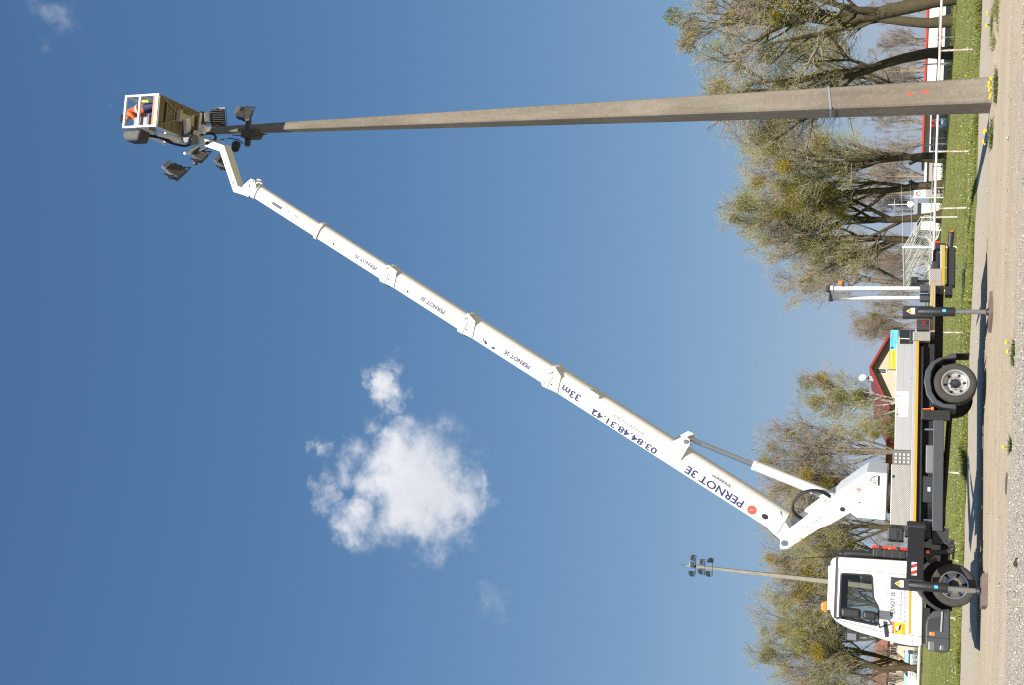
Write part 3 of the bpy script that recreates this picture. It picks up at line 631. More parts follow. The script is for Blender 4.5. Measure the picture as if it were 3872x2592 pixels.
m = tb(); m.box(-1.10, -.30, -2.1, -.35, 1.17, 1.24); m.build('bed_end_board', black, truck, bevel=.02)
# low rear deck stepping down behind
m = tb(); m.box(-1.93, -.985, -2.1, -.03, .78, .865); rd = m.build('rear_deck', alu, truck, bevel=.005)
m = tb(); m.box(-1.925, -.99, -.03, -.025, .815, .855); m.build('yellow_stripe', yellow, rd)
m = tb(); m.box(-2.75, -1.92, -2.1, -.03, .612, .70); ld = m.build('tail_deck', alu, truck, bevel=.005)
m = tb(); m.box(-2.745, -1.925, -.03, -.025, .617, .665); m.build('yellow_stripe', yellow, ld)
m = tb(); m.box(-2.26, -1.915, -.60, -.022, .668, .892); tl = m.build('tread_plate_box', tread, ld, bevel=.006)
m = tb(); m.box(-2.02, -1.965, -.022, -.015, .79, .845); m.build('side_marker', amber, tl)
m = tb(); m.box(-2.70, -2.27, -1.9, -.15, .72, .83); tlb = m.build('tail_gear', black, ld, bevel=.015)
m = tb(); m.box(-2.72, -2.45, -1.95, -.08, .835, .85); m.build('tail_rail', white, ld)
m = tb(); m.box(-2.80, -2.68, -.22, -.05, .60, .80); tlp = m.build('tail_lamp_box', black, ld, bevel=.02)
m = tb(); m.box(-2.83, -2.80, -.21, -.06, .71, .80); m.build('tail_lamp', redp, tlp)
m = tb(); m.box(-2.74, -1.95, -.35, -.12, .42, .57); ls = m.build('underrun_bar', black, truck, bevel=.02)
m = tb(); m.box(-1.98, -1.76, -.35, -.12, .47, .60); m.build('underrun_bracket', under, truck)
m = tb(); m.tube([(-2.74, -.16, .52), (-3.02, -.05, .50)], .055, 12); m.build('marker_arm', dark, truck)
m = tb(); m.lathe([(.055, 0), (.058, .012)], (-3.02, -.04, .50), (-.75, .66, .0), 16); m.lathe([(.042, .012), (.042, .016)], (-3.02, -.04, .50), (-.75, .66, 0), 16)
m.mi = [0] * 18 + [1] * (len(m.f) - 18); m.build('end_marker', [black, amber], truck)
# boom rest fork
m = tb()
for bb, si in ((-.72, 1), (-1.42, -1)):
    m.add([(-2.09, bb - .05, 1.06), (-2.03, bb - .05, 1.06), (-2.03, bb + .05, 1.06), (-2.09, bb + .05, 1.06), (-2.10, bb - .05, 2.45), (-2.02, bb - .05, 2.45), (-2.02, bb + .05, 2.45), (-2.10, bb + .05, 2.45),
           (-2.10, bb - .05 - si * .20, 2.80), (-2.02, bb - .05 - si * .20, 2.80), (-2.02, bb + .05, 2.80), (-2.10, bb + .05, 2.80)] if si > 0 else
          [(-2.09, bb - .05, 1.06), (-2.03, bb - .05, 1.06), (-2.03, bb + .05, 1.06), (-2.09, bb + .05, 1.06), (-2.10, bb - .05, 2.45), (-2.02, bb - .05, 2.45), (-2.02, bb + .05, 2.45), (-2.10, bb + .05, 2.45),
           (-2.10, bb - .05, 2.80), (-2.02, bb - .05, 2.80), (-2.02, bb + .05 + .20, 2.80), (-2.10, bb + .05 + .20, 2.80)],
          [(0, 3, 2, 1), (0, 1, 5, 4), (1, 2, 6, 5), (2, 3, 7, 6), (3, 0, 4, 7), (4, 5, 9, 8), (5, 6, 10, 9), (6, 7, 11, 10), (7, 4, 8, 11), (8, 9, 10, 11)])
m.box(-2.105, -2.015, -1.50, -.64, 2.74, 2.80)
rest = m.build('boom_rest', white, truck, bevel=.008)
m = tb(); m.prism([(-2.12, 2.80), (-2.0, 2.80), (-2.0, 2.83), (-2.12, 2.83)], -1.48, -.66); m.box(-2.12, -2.0, -1.48, -1.36, 2.83, 2.88); m.box(-2.12, -2.0, -.78, -.66, 2.83, 2.88); m.build('rest_cushion', dark, rest, bevel=.008)
m = tb(); m.box(-2.13, -1.99, -1.50, -1.34, .86, 1.06); m.box(-2.13, -1.99, -.80, -.64, .86, 1.06); m.build('rest_foot', guard, rest, bevel=.01)
m = tb(); m.lathe([(.045, 0), (.05, .025), (.042, .075), (.016, .085)], (-2.17, -.66, 2.56), (0, 0, 1), 14); m.build('beacon', amber, rest, smooth=True)
m = tb(); m.box(-2.19, -2.09, -.70, -.62, 2.53, 2.56); m.tube([(-2.17, -.66, 2.54), (-2.23, -.66, 2.47), (-2.17, -.66, 2.42), (-2.08, -.68, 2.45)], .010, 5); m.build('beacon_bracket', black, rest)
m = tb(); m.box(-2.32, -2.18, -.86, -.74, 1.10, 1.24); m.tube([(-2.25, -.8, .85), (-2.25, -.8, 1.12)], .025, 6); m.build('rear_work_lamp', black, truck, bevel=.02)
# outriggers
def jack(a, bb, zt, zb, name, foot_z, lean=0.):
    m_ = tb(); m_.box(a - .105, a + .105, bb - .11, bb + .09, zb + .38, zt); j = m_.build(name, dark, truck, bevel=.012)
    m_ = tb(); m_.lathe([(.082, 0), (.085, .02), (.085, .60), (.06, .64)], (a, bb + .05, zb), (0, 0, 1), 18); m_.build('jack_cylinder', black, j, smooth=True)
    m_ = tb(); m_.lathe([(.042, 0), (.042, zb - foot_z + .05)], (a, bb + .05, foot_z), (0, 0, 1), 16); m_.build('jack_rod', steel, j, smooth=True)
    m_ = tb(); m_.lathe([(.075, 0), (.07, .025), (.04, .06)], (a, bb + .05, foot_z - .03), (0, 0, 1), 16); m_.build('jack_foot', dark, j, smooth=True)
    m_ = tb(); m_.prism([(a - .06, zt - .22), (a + .06, zt - .22), (a + .06, zt - .16), (a, zt - .07), (a - .06, zt - .16)], bb + .09, bb + .093); s_ = m_.build('warning_sticker', mat('sticker_cream', (.75, .73, .50), .5), j)
    m_ = tb(); m_.prism([(a - .05, zt - .155), (a + .05, zt - .155), (a, zt - .085)], bb + .093, bb + .0945); m_.build('warning_triangle', yellow, s_)
    text('!', 'warning_mark', LX(a + .008, zt - .145, bb + .096), blackl, s_, .04)
    m_ = tb(); m_.box(a - .025, a + .025, bb + .137, bb + .140, zb + .16, zb + .22); m_.build('blue_label', mat('label_blue', (.08, .42, .80), .4), j)
    return j
jr = jack(-1.13, .86, 1.362, .45, 'rear_jack', -.09)
m = tb(); m.box(-1.26, -1.0, -2.0, .80, .885, 1.11); rbm = m.build('rear_outrigger_beam', mat('beam_grey_brown', (.11, .10, .095), .4, .3, var=.4, vscale=4), truck, bevel=.01)
m = tb(); m.box(-.999, -.996, .45, .70, .95, 1.02); m.build('striped_tape', mat('tape_red', (.55, .03, .03), .5), rbm)
jf = jack(3.86, .86, 1.47, .53, 'front_jack', .06)
a0, a1 = Vector((2.72, -.02, 1.05)), Vector((3.80, .80, 1.07))
m = tb(); m.bar(a0, a1, .16, .285); fbm = m.build('front_outrigger_beam', mat('beam_dark', (.028, .029, .032), .35, .2, var=.3, vscale=3), truck, bevel=.012)
m = tb(); m.lathe([(.12, -.33), (.12, .0)], (2.80, .02, 1.22), (0, 0, 1), 18); m.box(2.66, 2.95, -.5, -.04, .80, 1.26); m.build('beam_pivot', dark, truck, bevel=.01)
dd = (a1 - a0).normalized(); sd = dd.cross(Vector((0, 0, 1))); sd = sd if sd.y > 0 else -sd
HZ = Matrix(((dd.x, 0, sd.x, a0.x), (dd.y, 0, sd.y, a0.y), (dd.z, 1, 0, a0.z), (0, 0, 0, 1)))
def on_beam(u, v, o_): return tuple(HZ @ Vector((u, v, .08 + o_)))
m = tb(); m.add([on_beam(u, v, .003) for u, v in ((.98, -.03), (1.28, -.03), (1.28, .06), (.98, .06))], [(0, 1, 2, 3)]); tp = m.build('striped_tape', mat('tape_white', (.75, .75, .75), .5), fbm)
for k in range(2):
    u0 = 1.0 + k * .15; m = tb(); m.add([on_beam(u, v, .005) for u, v in ((u0, -.03), (u0 + .075, -.03), (u0 + .125, .06), (u0 + .05, .06))], [(0, 1, 2, 3)]); m.build('red_stripe', _mats['tape_red'], tp)
m = tb(); m.tube([(2.9, -.1, .75), (3.05, -.05, .5), (3.0, -.06, .42)], .02, 6); m.tube([(3.3, -.15, .42), (3.05, -.05, .40)], .02, 6); m.box(2.75, 3.05, -.4, -.06, .50, .78); m.box(2.95, 3.1, -.3, -.05, .40, .5); m.build('pipework', dark, truck, bevel=.01)
m = tb(); m.box(2.80, 3.04, -.75, -.10, 1.28, 1.56); m.build('valve_block', dark, truck, bevel=.02)
m = tb(); m.box(2.86, 3.05, -.10, -.095, 1.36, 1.40); m.build('vent_slot', under, truck)
# intake stack behind the cab
m = tb(); m.tube([(3.33, -.35, 1.75), (3.34, -.35, 2.20), (3.36, -.40, 2.36)], [.07, .07, .10], 10); m.sphere((3.36, -.42, 2.38), .13, sc_=(.6, 1, .8)); m.build('air_intake', black, truck, smooth=True)

# ---------------------------------------------------------------- slewing head and boom (frame: x along the boom's bearing, z up, near side -y)
BD = Vector((.98859, -.15063, 0)); TUR = Vector((-2.824, 22.077, -.042))
BM = Matrix(((BD.x, -BD.y, 0, TUR.x), (BD.y, BD.x, 0, TUR.y), (0, 0, 1, .0), (0, 0, 0, 1)))
def bb_(): return MB(BM)
BA = rad(60.4); bd, bn = (math.cos(BA), math.sin(BA)), (-math.sin(BA), math.cos(BA))
SB = Matrix(((bd[0], 0, bn[0], 0), (0, 1, 0, 0), (bd[1], 0, bn[1], 0), (0, 0, 0, 1)))     # boom axes: x = t, z = n
BSM = BM @ SB
def ss_(): return MB(BSM)
m = bb_(); m.lathe([(.44, 1.20), (.44, 1.545)], (.15, 0, 0), (0, 0, 1), 32); m.build('slew_ring', dark, truck, smooth=True)
TUp = [(.615, 1.56), (.615, 1.94), (.46, 2.13), (.17, 2.47), (.0, 2.59), (-.10, 2.62), (-.20, 2.30), (-.33, 2.11), (-.33, 1.56)]
m = bb_(); m.prism(TUp, -.42, .42); tur = m.build('turret', white, truck, bevel=.025, segs=3)
m = bb_(); m.prism([(-.13, 1.86), (.11, 1.86), (.11, 2.10), (-.13, 2.10)], -.4265, -.42); m.build('turret_hatch', white, tur, bevel=.004)
m = bb_(); m.box(-.02, .0, -.4285, -.4265, 2.04, 2.08); m.build('hatch_latch', black, tur)
m = bb_(); m.box(.155, .158, -.422, -.42, 1.58, 2.12); m.build('panel_joint', sm_, tur)
RX = lambda s_, z_, o_=-.4215: BM @ Matrix(((1, 0, 0, s_), (0, 0, -1, o_), (0, 1, 0, z_), (0, 0, 0, 1)))
m = bb_(); m.lathe([(.045, 0), (.034, .0)], (.25, -.423, 2.08), (0, -1, 0), 20, True); m.bar((.222, -.4235, 2.052), (.278, -.4235, 2.108), .002, .008); pr_ = m.build('prohibition_ring', redp, tur)
m = bb_(); m.lathe([(.018, 0), (.001, .001)], (.25, -.4225, 2.08), (0, -1, 0), 12); m.build('pictogram', blackl, pr_)
text('iapa', 'award_lettering', RX(.36, 1.76), blackl, tur, .085, .20)
text('AWARDS', 'award_lettering', RX(.38, 1.835), blackl, tur, .02, .12)
m = bb_(); m.box(.36, .56, -.422, -.42, 1.695, 1.735); m.build('award_bar', blackl, tur)
m = bb_(); m.tube([(.40 + .16 * math.cos(a), -.4215, 1.74 + .14 * math.sin(a)) for a in np.linspace(-.3, 1.4, 8)], .007, 4); m.build('award_arc', blackl, tur)
# kinked lower arm
ARM = [(-.05, 2.52), (.10, 2.46), (.02, 2.62), (-.23, 2.89), (-.86, 3.565), (-1.10, 3.575), (-1.135, 3.55), (-1.11, 3.42), (-.63, 2.83), (-.52, 2.60), (-.24, 2.23), (-.10, 2.20)]
m = bb_(); m.prism(ARM, .33, .43); m.build('lower_arm', white, truck, bevel=.012)
m = bb_(); m.prism(ARM, -.43, -.33); arm = m.build('lower_arm', white, truck, bevel=.012)
m = bb_(); m.prism([(-.35, 2.80), (-.95, 3.42), (-1.02, 3.36), (-.52, 2.66)], -.33, .33); m.build('arm_web', white, arm)
m = bb_(); m.lathe([(.062, -.46), (.062, .46)], (-.985, 0, 3.487), (0, 1, 0), 18); m.lathe([(.03, -.475), (.03, .475)], (-.985, 0, 3.487), (0, 1, 0), 10); m.build('pivot_pin', steel, arm, smooth=True)
m = bb_(); m.lathe([(.045, -.45), (.045, .45)], (-.173, 0, 2.378), (0, 1, 0), 16); m.build('arm_pin', black, arm, smooth=True)
aa = math.atan2(3.2 - 2.65, -.70 - (-.16)); q = Vector((-.70 + .16, 0, 3.2 - 2.65)).normalized()
Mx = BM @ Matrix(((-q.x, -q.z, 0, -.60), (0, 0, -1, -.4315), (-q.z, q.x, 0, 2.93), (0, 0, 0, 1)))
Mx = BM @ Matrix(((.70, .714, 0, -.64), (0, 0, -1, -.4315), (-.714, .70, 0, 3.02), (0, 0, 0, 1)))
text('RUTHMANN', 'maker_lettering', Mx, blackl, arm, .05, .36)
m = bb_(); m.lathe([(.009, 0), (.009, .003)], (-.69, -.431, 3.08), (0, -1, 0), 8); m.lathe([(.009, 0), (.009, .003)], (-.76, -.431, 3.02), (0, -1, 0), 8); m.build('arm_bolt', blackl, arm)
m = bb_(); m.box(-.90, -.84, -.435, -.425, 3.14, 3.17); m.build('side_marker', amber, arm)
# telescopic sections: flat topped box with the underside folded to a keel
SEC = [(2.75, 8.55, .50, .44), (8.45, 10.86, .45, .39), (10.80, 13.10, .40, .345), (13.05, 15.16, .36, .305), (15.1, 17.12, .325, .265)]
NT = 2.592
def sec_prof(h, w_, g=0.):
    w2 = w_ / 2 + g
    return [(-w2 * .78, NT + g), (w2 * .78, NT + g), (w2, NT - .03 * h + g * .5), (w2, NT - .60 * h), (w2 * .93, NT - .72 * h), (w2 * .62, NT - .93 * h - g), (w2 * .25, NT - h - g), (-w2 * .25, NT - h - g), (-w2 * .62, NT - .93 * h - g), (-w2 * .93, NT - .72 * h), (-w2, NT - .60 * h), (-w2, NT - .03 * h + g * .5)]
def loft(mb, t0, t1, pr0, pr1=None):
    pr1 = pr1 or pr0; n = len(pr0)
    return mb.add([(t0, p[0], p[1]) for p in pr0] + [(t1, p[0], p[1]) for p in pr1], [list(range(n)), list(range(n, 2 * n))] + [[i, (i + 1) % n, n + (i + 1) % n, n + i] for i in range(n)])
# boom paint: white with faint grease and rain streaks drawn out along the sections
boomp, t, b = nodes_mat('boom_paint'); co = t.nodes.new('ShaderNodeTexCoord').outputs['Object']
bdir = (TM.inverted().to_3x3() @ (BSM.to_3x3() @ Vector((1, 0, 0)))).normalized(); er = bdir.rotation_difference(Vector((1, 0, 0))).to_euler()
cr_ = mapping(t, co, (1, 1, 1), er); st1 = noise(t, mapping(t, cr_, (.35, 9, 9)), 1.0, 6, .65); st2 = noise(t, cr_, 1.4, 5, .6); st3 = noise(t, cr_, 55, 3, .6)
bc = mixc(t, ramp(t, st1, [(.50, (0, 0, 0)), (.68, (.55, .55, .55))]), (.68, .665, .635), (.50, .45, .36))
bc = mixc(t, ramp(t, st2, [(.55, (0, 0, 0)), (.75, (.35, .35, .35))]), bc, (.56, .53, .46)); bc = mixc(t, ramp(t, st3, [(.68, (0, 0, 0)), (.74, (.5, .5, .5))]), bc, (.30, .27, .22))
t.links.new(bc, b.inputs['Base Color']); b.inputs['Roughness'].default_value = .38; b.inputs['Coat Weight'].default_value = .2
boom = []
for k, (t0, t1, h, w_) in enumerate(SEC):
    m = ss_(); loft(m, t0, t1, sec_prof(h, w_)); o = m.build('boom_section', boomp, truck, smooth=True); boom.append(o)
m = ss_(); loft(m, 2.40, 2.95, [(-.20, 2.70), (.20, 2.70), (.20, 2.45), (-.20, 2.45)], sec_prof(.50, .43)[1:2] * 0 or [(-.20, 2.60), (.20, 2.60), (.20, 2.14), (-.20, 2.14)]); m.build('boom_foot', white, boom[0], bevel=.02)
NS = lambda k: -SEC[k][3] / 2 - .003
BX = lambda k, t_, n_: BSM @ Matrix(((1, 0, 0, t_), (0, 0, -1, NS(k)), (0, 1, 0, n_), (0, 0, 0, 1)))
text('PERNOT 3E', 'boom_lettering', BX(0, 3.63, 2.365), navy, boom[0], .165, 1.37, bold=.022)
text('location', 'boom_lettering', BX(0, 4.03, 2.305 - .075), greyl, boom[0], .075, .44, shear=.25, bold=.012)
text('03.84.48.31.42', 'phone_lettering', BX(0, 5.70, 2.425), navy, boom[0], .135, 1.64, bold=.022)
text('www.pernot-3e.fr', 'web_lettering', BX(0, 6.11, 2.285), greyl, boom[0], .052, .80, shear=.2, bold=.012)
text('33m', 'reach_lettering', BX(0, 7.70, 2.335), navy, boom[0], .155, .46, bold=.022)
for k, (t_, L_, h_) in {1: (9.02, .68, .092), 2: (11.37, .67, .09), 3: (13.34, .64, .085), 4: (15.69, .37, .045)}.items():
    text('PERNOT 3E', 'boom_lettering', BX(k, t_, 2.385), navy if k < 4 else greyl, boom[k], h_, L_, bold=.032)
m = ss_(); m.lathe([(.095, 0), (.095, .004)], (3.42, NS(0), 2.43), (0, -1, 0), 24); lg = m.build('logo_disc', coral, boom[0])
m = ss_(); m.add([(3.42 + x, NS(0) - .006, 2.43 + y) for x, y in ((-.055, -.045), (-.005, .0), (-.02, .012), (.06, .05), (.012, -.002), (.03, -.012))], [(0, 1, 2, 3, 4, 5)]); m.build('logo_bolt', silver, lg)
hexo = [(3.13 + .075 * math.cos(a), 2.40 + .06 * math.sin(a)) for a in np.linspace(0, 2 * math.pi, 7)[:-1]]
m = ss_(); m.prism(hexo, NS(0) - .004, NS(0) + .01); m.build('inspection_cover', under, boom[0])
def collar(k, t_, g=.035):
    h, w_ = SEC[k][2], SEC[k][3]; m_ = ss_(); loft(m_, t_ - .05, t_ + .03, sec_prof(h, w_, g)); return m_.build('boom_collar', white_d, boom[k], bevel=.006)
for k in range(4):
    t1 = SEC[k][1]; c = collar(k, t1 - .05)
    h, w_ = SEC[k][2], SEC[k][3]
    if k < 3:
        m = ss_(); yk = NS(k) - .004
        m.prism([(t1 - .36, NT - .02), (t1 + .02, NT + .03), (t1 + .06, NT - .02), (t1 + .02, NT - .12), (t1 - .05, NT - .25), (t1 + .03, NT - .36), (t1 + .0, NT - h - .02), (t1 - .25, NT - .40)], yk - .014, yk + .01)
        m.build('cheek_plate', white_d, c, bevel=.004)
        m = ss_()
        for dt, dn in ((-.02, .06), (-.05, .10), (-.01, .32), (-.15, .12), (-.04, .36)): m.lathe([(.018, 0), (.016, .012)], (t1 + dt, yk - .012, NT - dn), (0, -1, 0), 8)
        m.build('bolt', dark, c)
        m = ss_(); m.box(t1 - .20, t1 + .0, -.10, .10, NT + .03, NT + .06); m.build('wear_pad', under, c)
for k, t_ in ((0, 7.3), (1, 10.2), (2, 12.4), (3, 14.6)):
    m = ss_(); m.box(t_ - .02, t_ + .02, NS(k) - .002, NS(k) + .003, 2.45, 2.50); m.build('slot', under, boom[k])
m = ss_(); m.box(15.98 + .25, 16.42 + .1, NS(4) - .006, NS(4) + .003, 2.40, 2.47); m.build('slot_cover', dark, boom[4])
m = ss_(); m.lathe([(.055, 0), (.05, .02)], (10.3, NS(1), 2.47), (0, -1, 0), 14); m.build('round_cover', white_d, boom[1])
m = ss_(); m.lathe([(.03, 0), (.03, .006)], (10.17, NS(1), 2.50), (0, -1, 0), 10); m.build('rope_anchor', dark, boom[1])
m = ss_(); m.prism([(9.9, 2.50), (9.97, 2.53), (10.03, 2.50), (9.97, 2.47)], NS(1) - .005, NS(1) + .003); m.build('diamond_cover', dark, boom[1])
m = ss_(); m.box(7.35, 7.62, -.235, -.12, 2.10, 2.19); m.build('sensor_box', white, boom[0], bevel=.02)
# ram bracket and ram
brk = (.942, 5.545); low = (-.10, 2.50)
m = bb_()
for y_ in (-.26, .22): m.prism([(.52, 5.66), (.90, 5.46), (1.01, 5.50), (1.05, 5.60), (.77, 6.06), (.70, 6.10)], y_, y_ + .04)
bk = m.build('ram_bracket', white, truck, bevel=.006)
m = bb_(); m.lathe([(.05, -.30), (.05, .30)], (brk[0], 0, brk[1]), (0, 1, 0), 16); m.build('ram_pin', steel, bk)
m = bb_(); m.prism([(.84, 5.47), (1.0, 5.47), (1.03, 5.62), (.87, 5.66)], -.275, -.262); m.build('pin_plate', white, bk)
lowv, brkv = Vector((low[0], 0, low[1])), Vector((brk[0], 0, brk[1])); dv = (brkv - lowv).normalized()
m = bb_(); m.tube([lowv, lowv + dv * 1.78], .105, 18); m.tube([lowv + dv * 1.72, lowv + dv * 1.80], .112, 18); rm_ = m.build('ram_cylinder', white, truck, smooth=True)
m = bb_(); m.tube([lowv + dv * 1.75, brkv], .052, 18); m.build('ram_rod', steel, rm_, smooth=True)
m = bb_()
for dy in (-.30, -.25, -.20):
    c0 = Vector((-.52, dy, 3.12)); 
    m.tube(bend([(-.53, dy, 3.12), (-.40, dy - .05, 3.30), (-.20, dy - .10, 3.34), (.02, dy - .12, 3.22), (.13, dy - .12, 3.0), (.12, dy - .10, 2.78), (.02, dy - .05, 2.62)]), .024, 7)
m.build('hydraulic_hose', hose, truck, smooth=True)
# fly jib: boom head, dog-leg arm, levelling gear
m = ss_(); loft(m, 17.02, 17.14, sec_prof(.325, .265, .025)); hd_ = m.build('boom_head', white_d, truck, bevel=.006)
m = bb_(); m.prism([(6.18, 16.24), (6.42, 15.98), (6.58, 16.02), (6.62, 16.12), (6.46, 16.36), (6.30, 16.42)], -.16, -.12); m.prism([(6.18, 16.24), (6.42, 15.98), (6.58, 16.02), (6.62, 16.12), (6.46, 16.36), (6.30, 16.42)], .12, .16); m.build('head_cheek', white, hd_, bevel=.005)
m = bb_(); m.lathe([(.04, -.19), (.04, .19)], (6.46, 0, 16.20), (0, 1, 0), 12); m.lathe([(.025, -.19), (.025, .19)], (6.56, 0, 16.08), (0, 1, 0), 10); m.build('head_pin', steel, hd_)
def boxarm(mb, p, q_, h, w_, p_cut=None): return mb.bar((p[0], 0, p[1]), (q_[0], 0, q_[1]), w_, h, up=(-(q_[1] - p[1]), 0, q_[0] - p[0]))
E0, E1, E2, E3 = (6.30, 16.28), (6.385, 16.60), (7.36, 16.93), (7.70, 17.98)
def miter(path, hw):
    """outline of a constant-width strip along path, mitred at the bends"""
    pts = [Vector(p) for p in path]; Lp, Rp = [], []
    for i, p in enumerate(pts):
        d0 = (p - pts[i - 1]).normalized() if i else None; d1 = (pts[i + 1] - p).normalized() if i < len(pts) - 1 else None
        dA = d0 or d1; dB = d1 or d0; nA, nB = Vector((-dA.y, dA.x)), Vector((-dB.y, dB.x)); b_ = (nA + nB).normalized(); k_ = hw / b_.dot(nA)
        Lp.append(tuple(p + b_ * k_)); Rp.append(tuple(p - b_ * k_))
    return Lp + Rp[::-1]
m = bb_(); m.prism(miter([(6.27, 16.20), E1, E2, E3], .085), -.13, .13); jib = m.build('jib', white, truck, bevel=.006)
q = Vector((E2[0] - E1[0], E2[1] - E1[1])).normalized()
JX = lambda t_, n_: BM @ Matrix(((q.x, -q.y, 0, E1[0] + q.x * t_ - q.y * n_), (0, 0, -1, -.1325), (q.y, q.x, 0, E1[1] + q.y * t_ + q.x * n_), (0, 0, 0, 1)))
text('PERNOT 3E', 'jib_lettering', JX(.24, -.04), navy, jib, .082, .64, bold=.015)
m = bb_(); m.lathe([(.042, 0), (.042, .003)], (E1[0] + q.x * .16, -.13, E1[1] + q.y * .16), (0, -1, 0), 16); m.build('logo_disc', coral, jib)
m = bb_(); c_ = (E2[0] + .40 * (E3[0] - E2[0]) + .01, E2[1] + .40 * (E3[1] - E2[1])); m.lathe([(.055, 0), (.055, .004)], (c_[0], -.13, c_[1]), (0, -1, 0), 6); m.build('inspection_cover', dark, jib)
m = bb_(); m.box(7.60, 7.68, -.19, -.13, 17.66, 17.78); m.tube([(7.63, -.16, 17.72), (7.55, -.2, 17.95), (7.62, -.22, 18.15)], .02, 6); m.build('junction_box', black, jib)
m = bb_(); m.tube([(7.16, -.02, 17.35), (7.42, -.02, 17.62)], .0, 4); m = bb_(); m.tube([(7.28, .10, 18.22), (7.50, .08, 17.72)], .045, 10); m.build('levelling_ram', white, jib, smooth=True)
m = bb_(); m.prism([(7.58, 17.86), (7.82, 17.80), (7.88, 18.02), (7.72, 18.22), (7.56, 18.16)], -.17, .17); m.build('jib_end', white, jib, bevel=.02)
m = bb_(); m.prism([(7.72, 17.52), (7.92, 17.46), (7.96, 17.56), (7.80, 17.66)], -.05, .05); m.build('hose_bracket', white, jib, bevel=.006)
# bucket
BK0 = Vector((4.79, 19.70, 17.93)); bx_ = Vector((.997, .075, 0)); by_ = Vector((-.075, .997, 0))
CM = Matrix(((bx_.x, by_.x, 0, BK0.x), (bx_.y, by_.y, 0, BK0.y), (0, 0, 1, BK0.z), (0, 0, 0, 1)))   # x across, y away, z up; near left bottom corner at 0
def kk(): return MB(CM)
W_, D_, H_ = .75, 1.46, .98; rr_ = .026
m = kk(); m.box(0, W_, 0, D_, -.02, .02); bkt = m.build('bucket_floor', olive, truck)
m = kk()
for y_ in (.24, .52, .80, 1.22): m.box(.03, W_ - .03, y_ - .015, y_ + .015, -.045, -.02)
m.bar((.05, .06, -.04), (.40, .80, -.04), .03, .04); m.bar((.70, .06, -.04), (.40, .80, -.04), .03, .04); m.bar((.70, 1.40, -.04), (.40, .80, -.04), .03, .04); m.bar((.05, 1.40, -.04), (.40, .80, -.04), .03, .04)
m.build('floor_rib', mat('rib_steel', (.26, .20, .12), .5), bkt)
m = kk(); m.box(.34, .50, .60, 1.06, -.16, -.04); m.box(.28, .56, .58, .66, -.17, -.04); m.box(.28, .56, 1.0, 1.08, -.17, -.04); m.build('mounting_bracket', cream, bkt, bevel=.01)
m = kk()
for (x, y) in ((.12, .18), (.10, 1.30)): m.box(x, x + .5, y, y + .045, -.0465, -.0455)
m.build('floor_slot', under, bkt)
m = kk()
for x in (0, W_):
    for y_ in (0, D_): m.bar((x, y_, 0), (x, y_, H_), .05, .05, up=(0, 1, 0))
m.bar((0, D_ / 2, 0), (0, D_ / 2, H_), .04, .04, up=(0, 1, 0)); m.bar((W_, D_ / 2, 0), (W_, D_ / 2, H_), .04, .04, up=(0, 1, 0))
m.build('bucket_post', white, bkt, bevel=.006)
for z_ in (H_, .57 * H_):
    m = kk(); m.bar((-.025, 0, z_), (W_ + .025, 0, z_), .05, .055); m.bar((-.025, D_, z_), (W_ + .025, D_, z_), .05, .055); m.bar((0, 0, z_), (0, D_, z_), .045, .05); m.bar((W_, 0, z_), (W_, D_, z_), .045, .05); m.build('bucket_rail', white, bkt, bevel=.006)
m = kk(); m.box(0, W_, -.012, .012, .02, .16); m.box(0, W_, D_ - .012, D_ + .012, .02, .16); m.box(-.012, .012, 0, D_, .02, .16); m.box(W_ - .012, W_ + .012, 0, D_, .02, .16); tbd = m.build('toe_board', white, bkt)
m = kk(); m.box(.02, W_ - .02, -.016, -.012, .11, .16); m.build('orange_tape', orange, tbd)
m = kk(); m.box(.06, .34, .30, .52, .55, .98); m.box(.02, .40, .28, .56, .50, .55); m.build('control_console', silver, bkt, bevel=.03)
m = kk(); m.prism([(-.30, .62), (-.02, .55), (-.02, 1.06), (-.16, 1.12), (-.30, 1.0)], .10, .46); m.build('console_cover', mat('grey_black_cover', (.06, .062, .062), .6, var=.4), bkt, bevel=.05)
m = kk(); m.tube(bend([(-.04, .55, .9), (-.09, .60, .45), (-.20, .75, .20), (-.22, 1.0, -.05), (-.10, 1.1, -.12)]), .03, 7); m.tube(bend([(-.05, .60, .8), (-.12, .70, .3), (-.24, .85, .05), (-.15, 1.1, -.15), (.15, 1.0, -.12)]), .022, 6); m.tube(bend([(.02, 1.0, -.15), (.12, .80, -.38), (-.05, .72, -.42), (-.16, .92, -.22), (-.02, 1.2, -.20)]), .034, 8); m.tube(bend([(-.02, 1.2, -.10), (.18, 1.42, -.22), (.20, 1.5, -.45), (.04, 1.4, -.60), (-.10, 1.3, -.50)]), .032, 8); m.build('bucket_hose', hose, bkt, smooth=True)
m = kk(); m.prism([(-.16, -.34), (.06, -.30), (.12, -.06), (-.04, .0), (-.18, -.10)], .88, 1.12); m.build('slew_motor', mat('motor_grey', (.14, .14, .14), .5), bkt, bevel=.02)
m = kk(); m.bar((-.10, 1.0, -.12), (.42, .86, -.12), .16, .12); m.build('bucket_arm', white, bkt, bevel=.02)
m = kk(); m.bar((-.06, .45, .35), (-.10, 1.05, -.05), .10, .02); m.build('cable_tray', white, bkt)
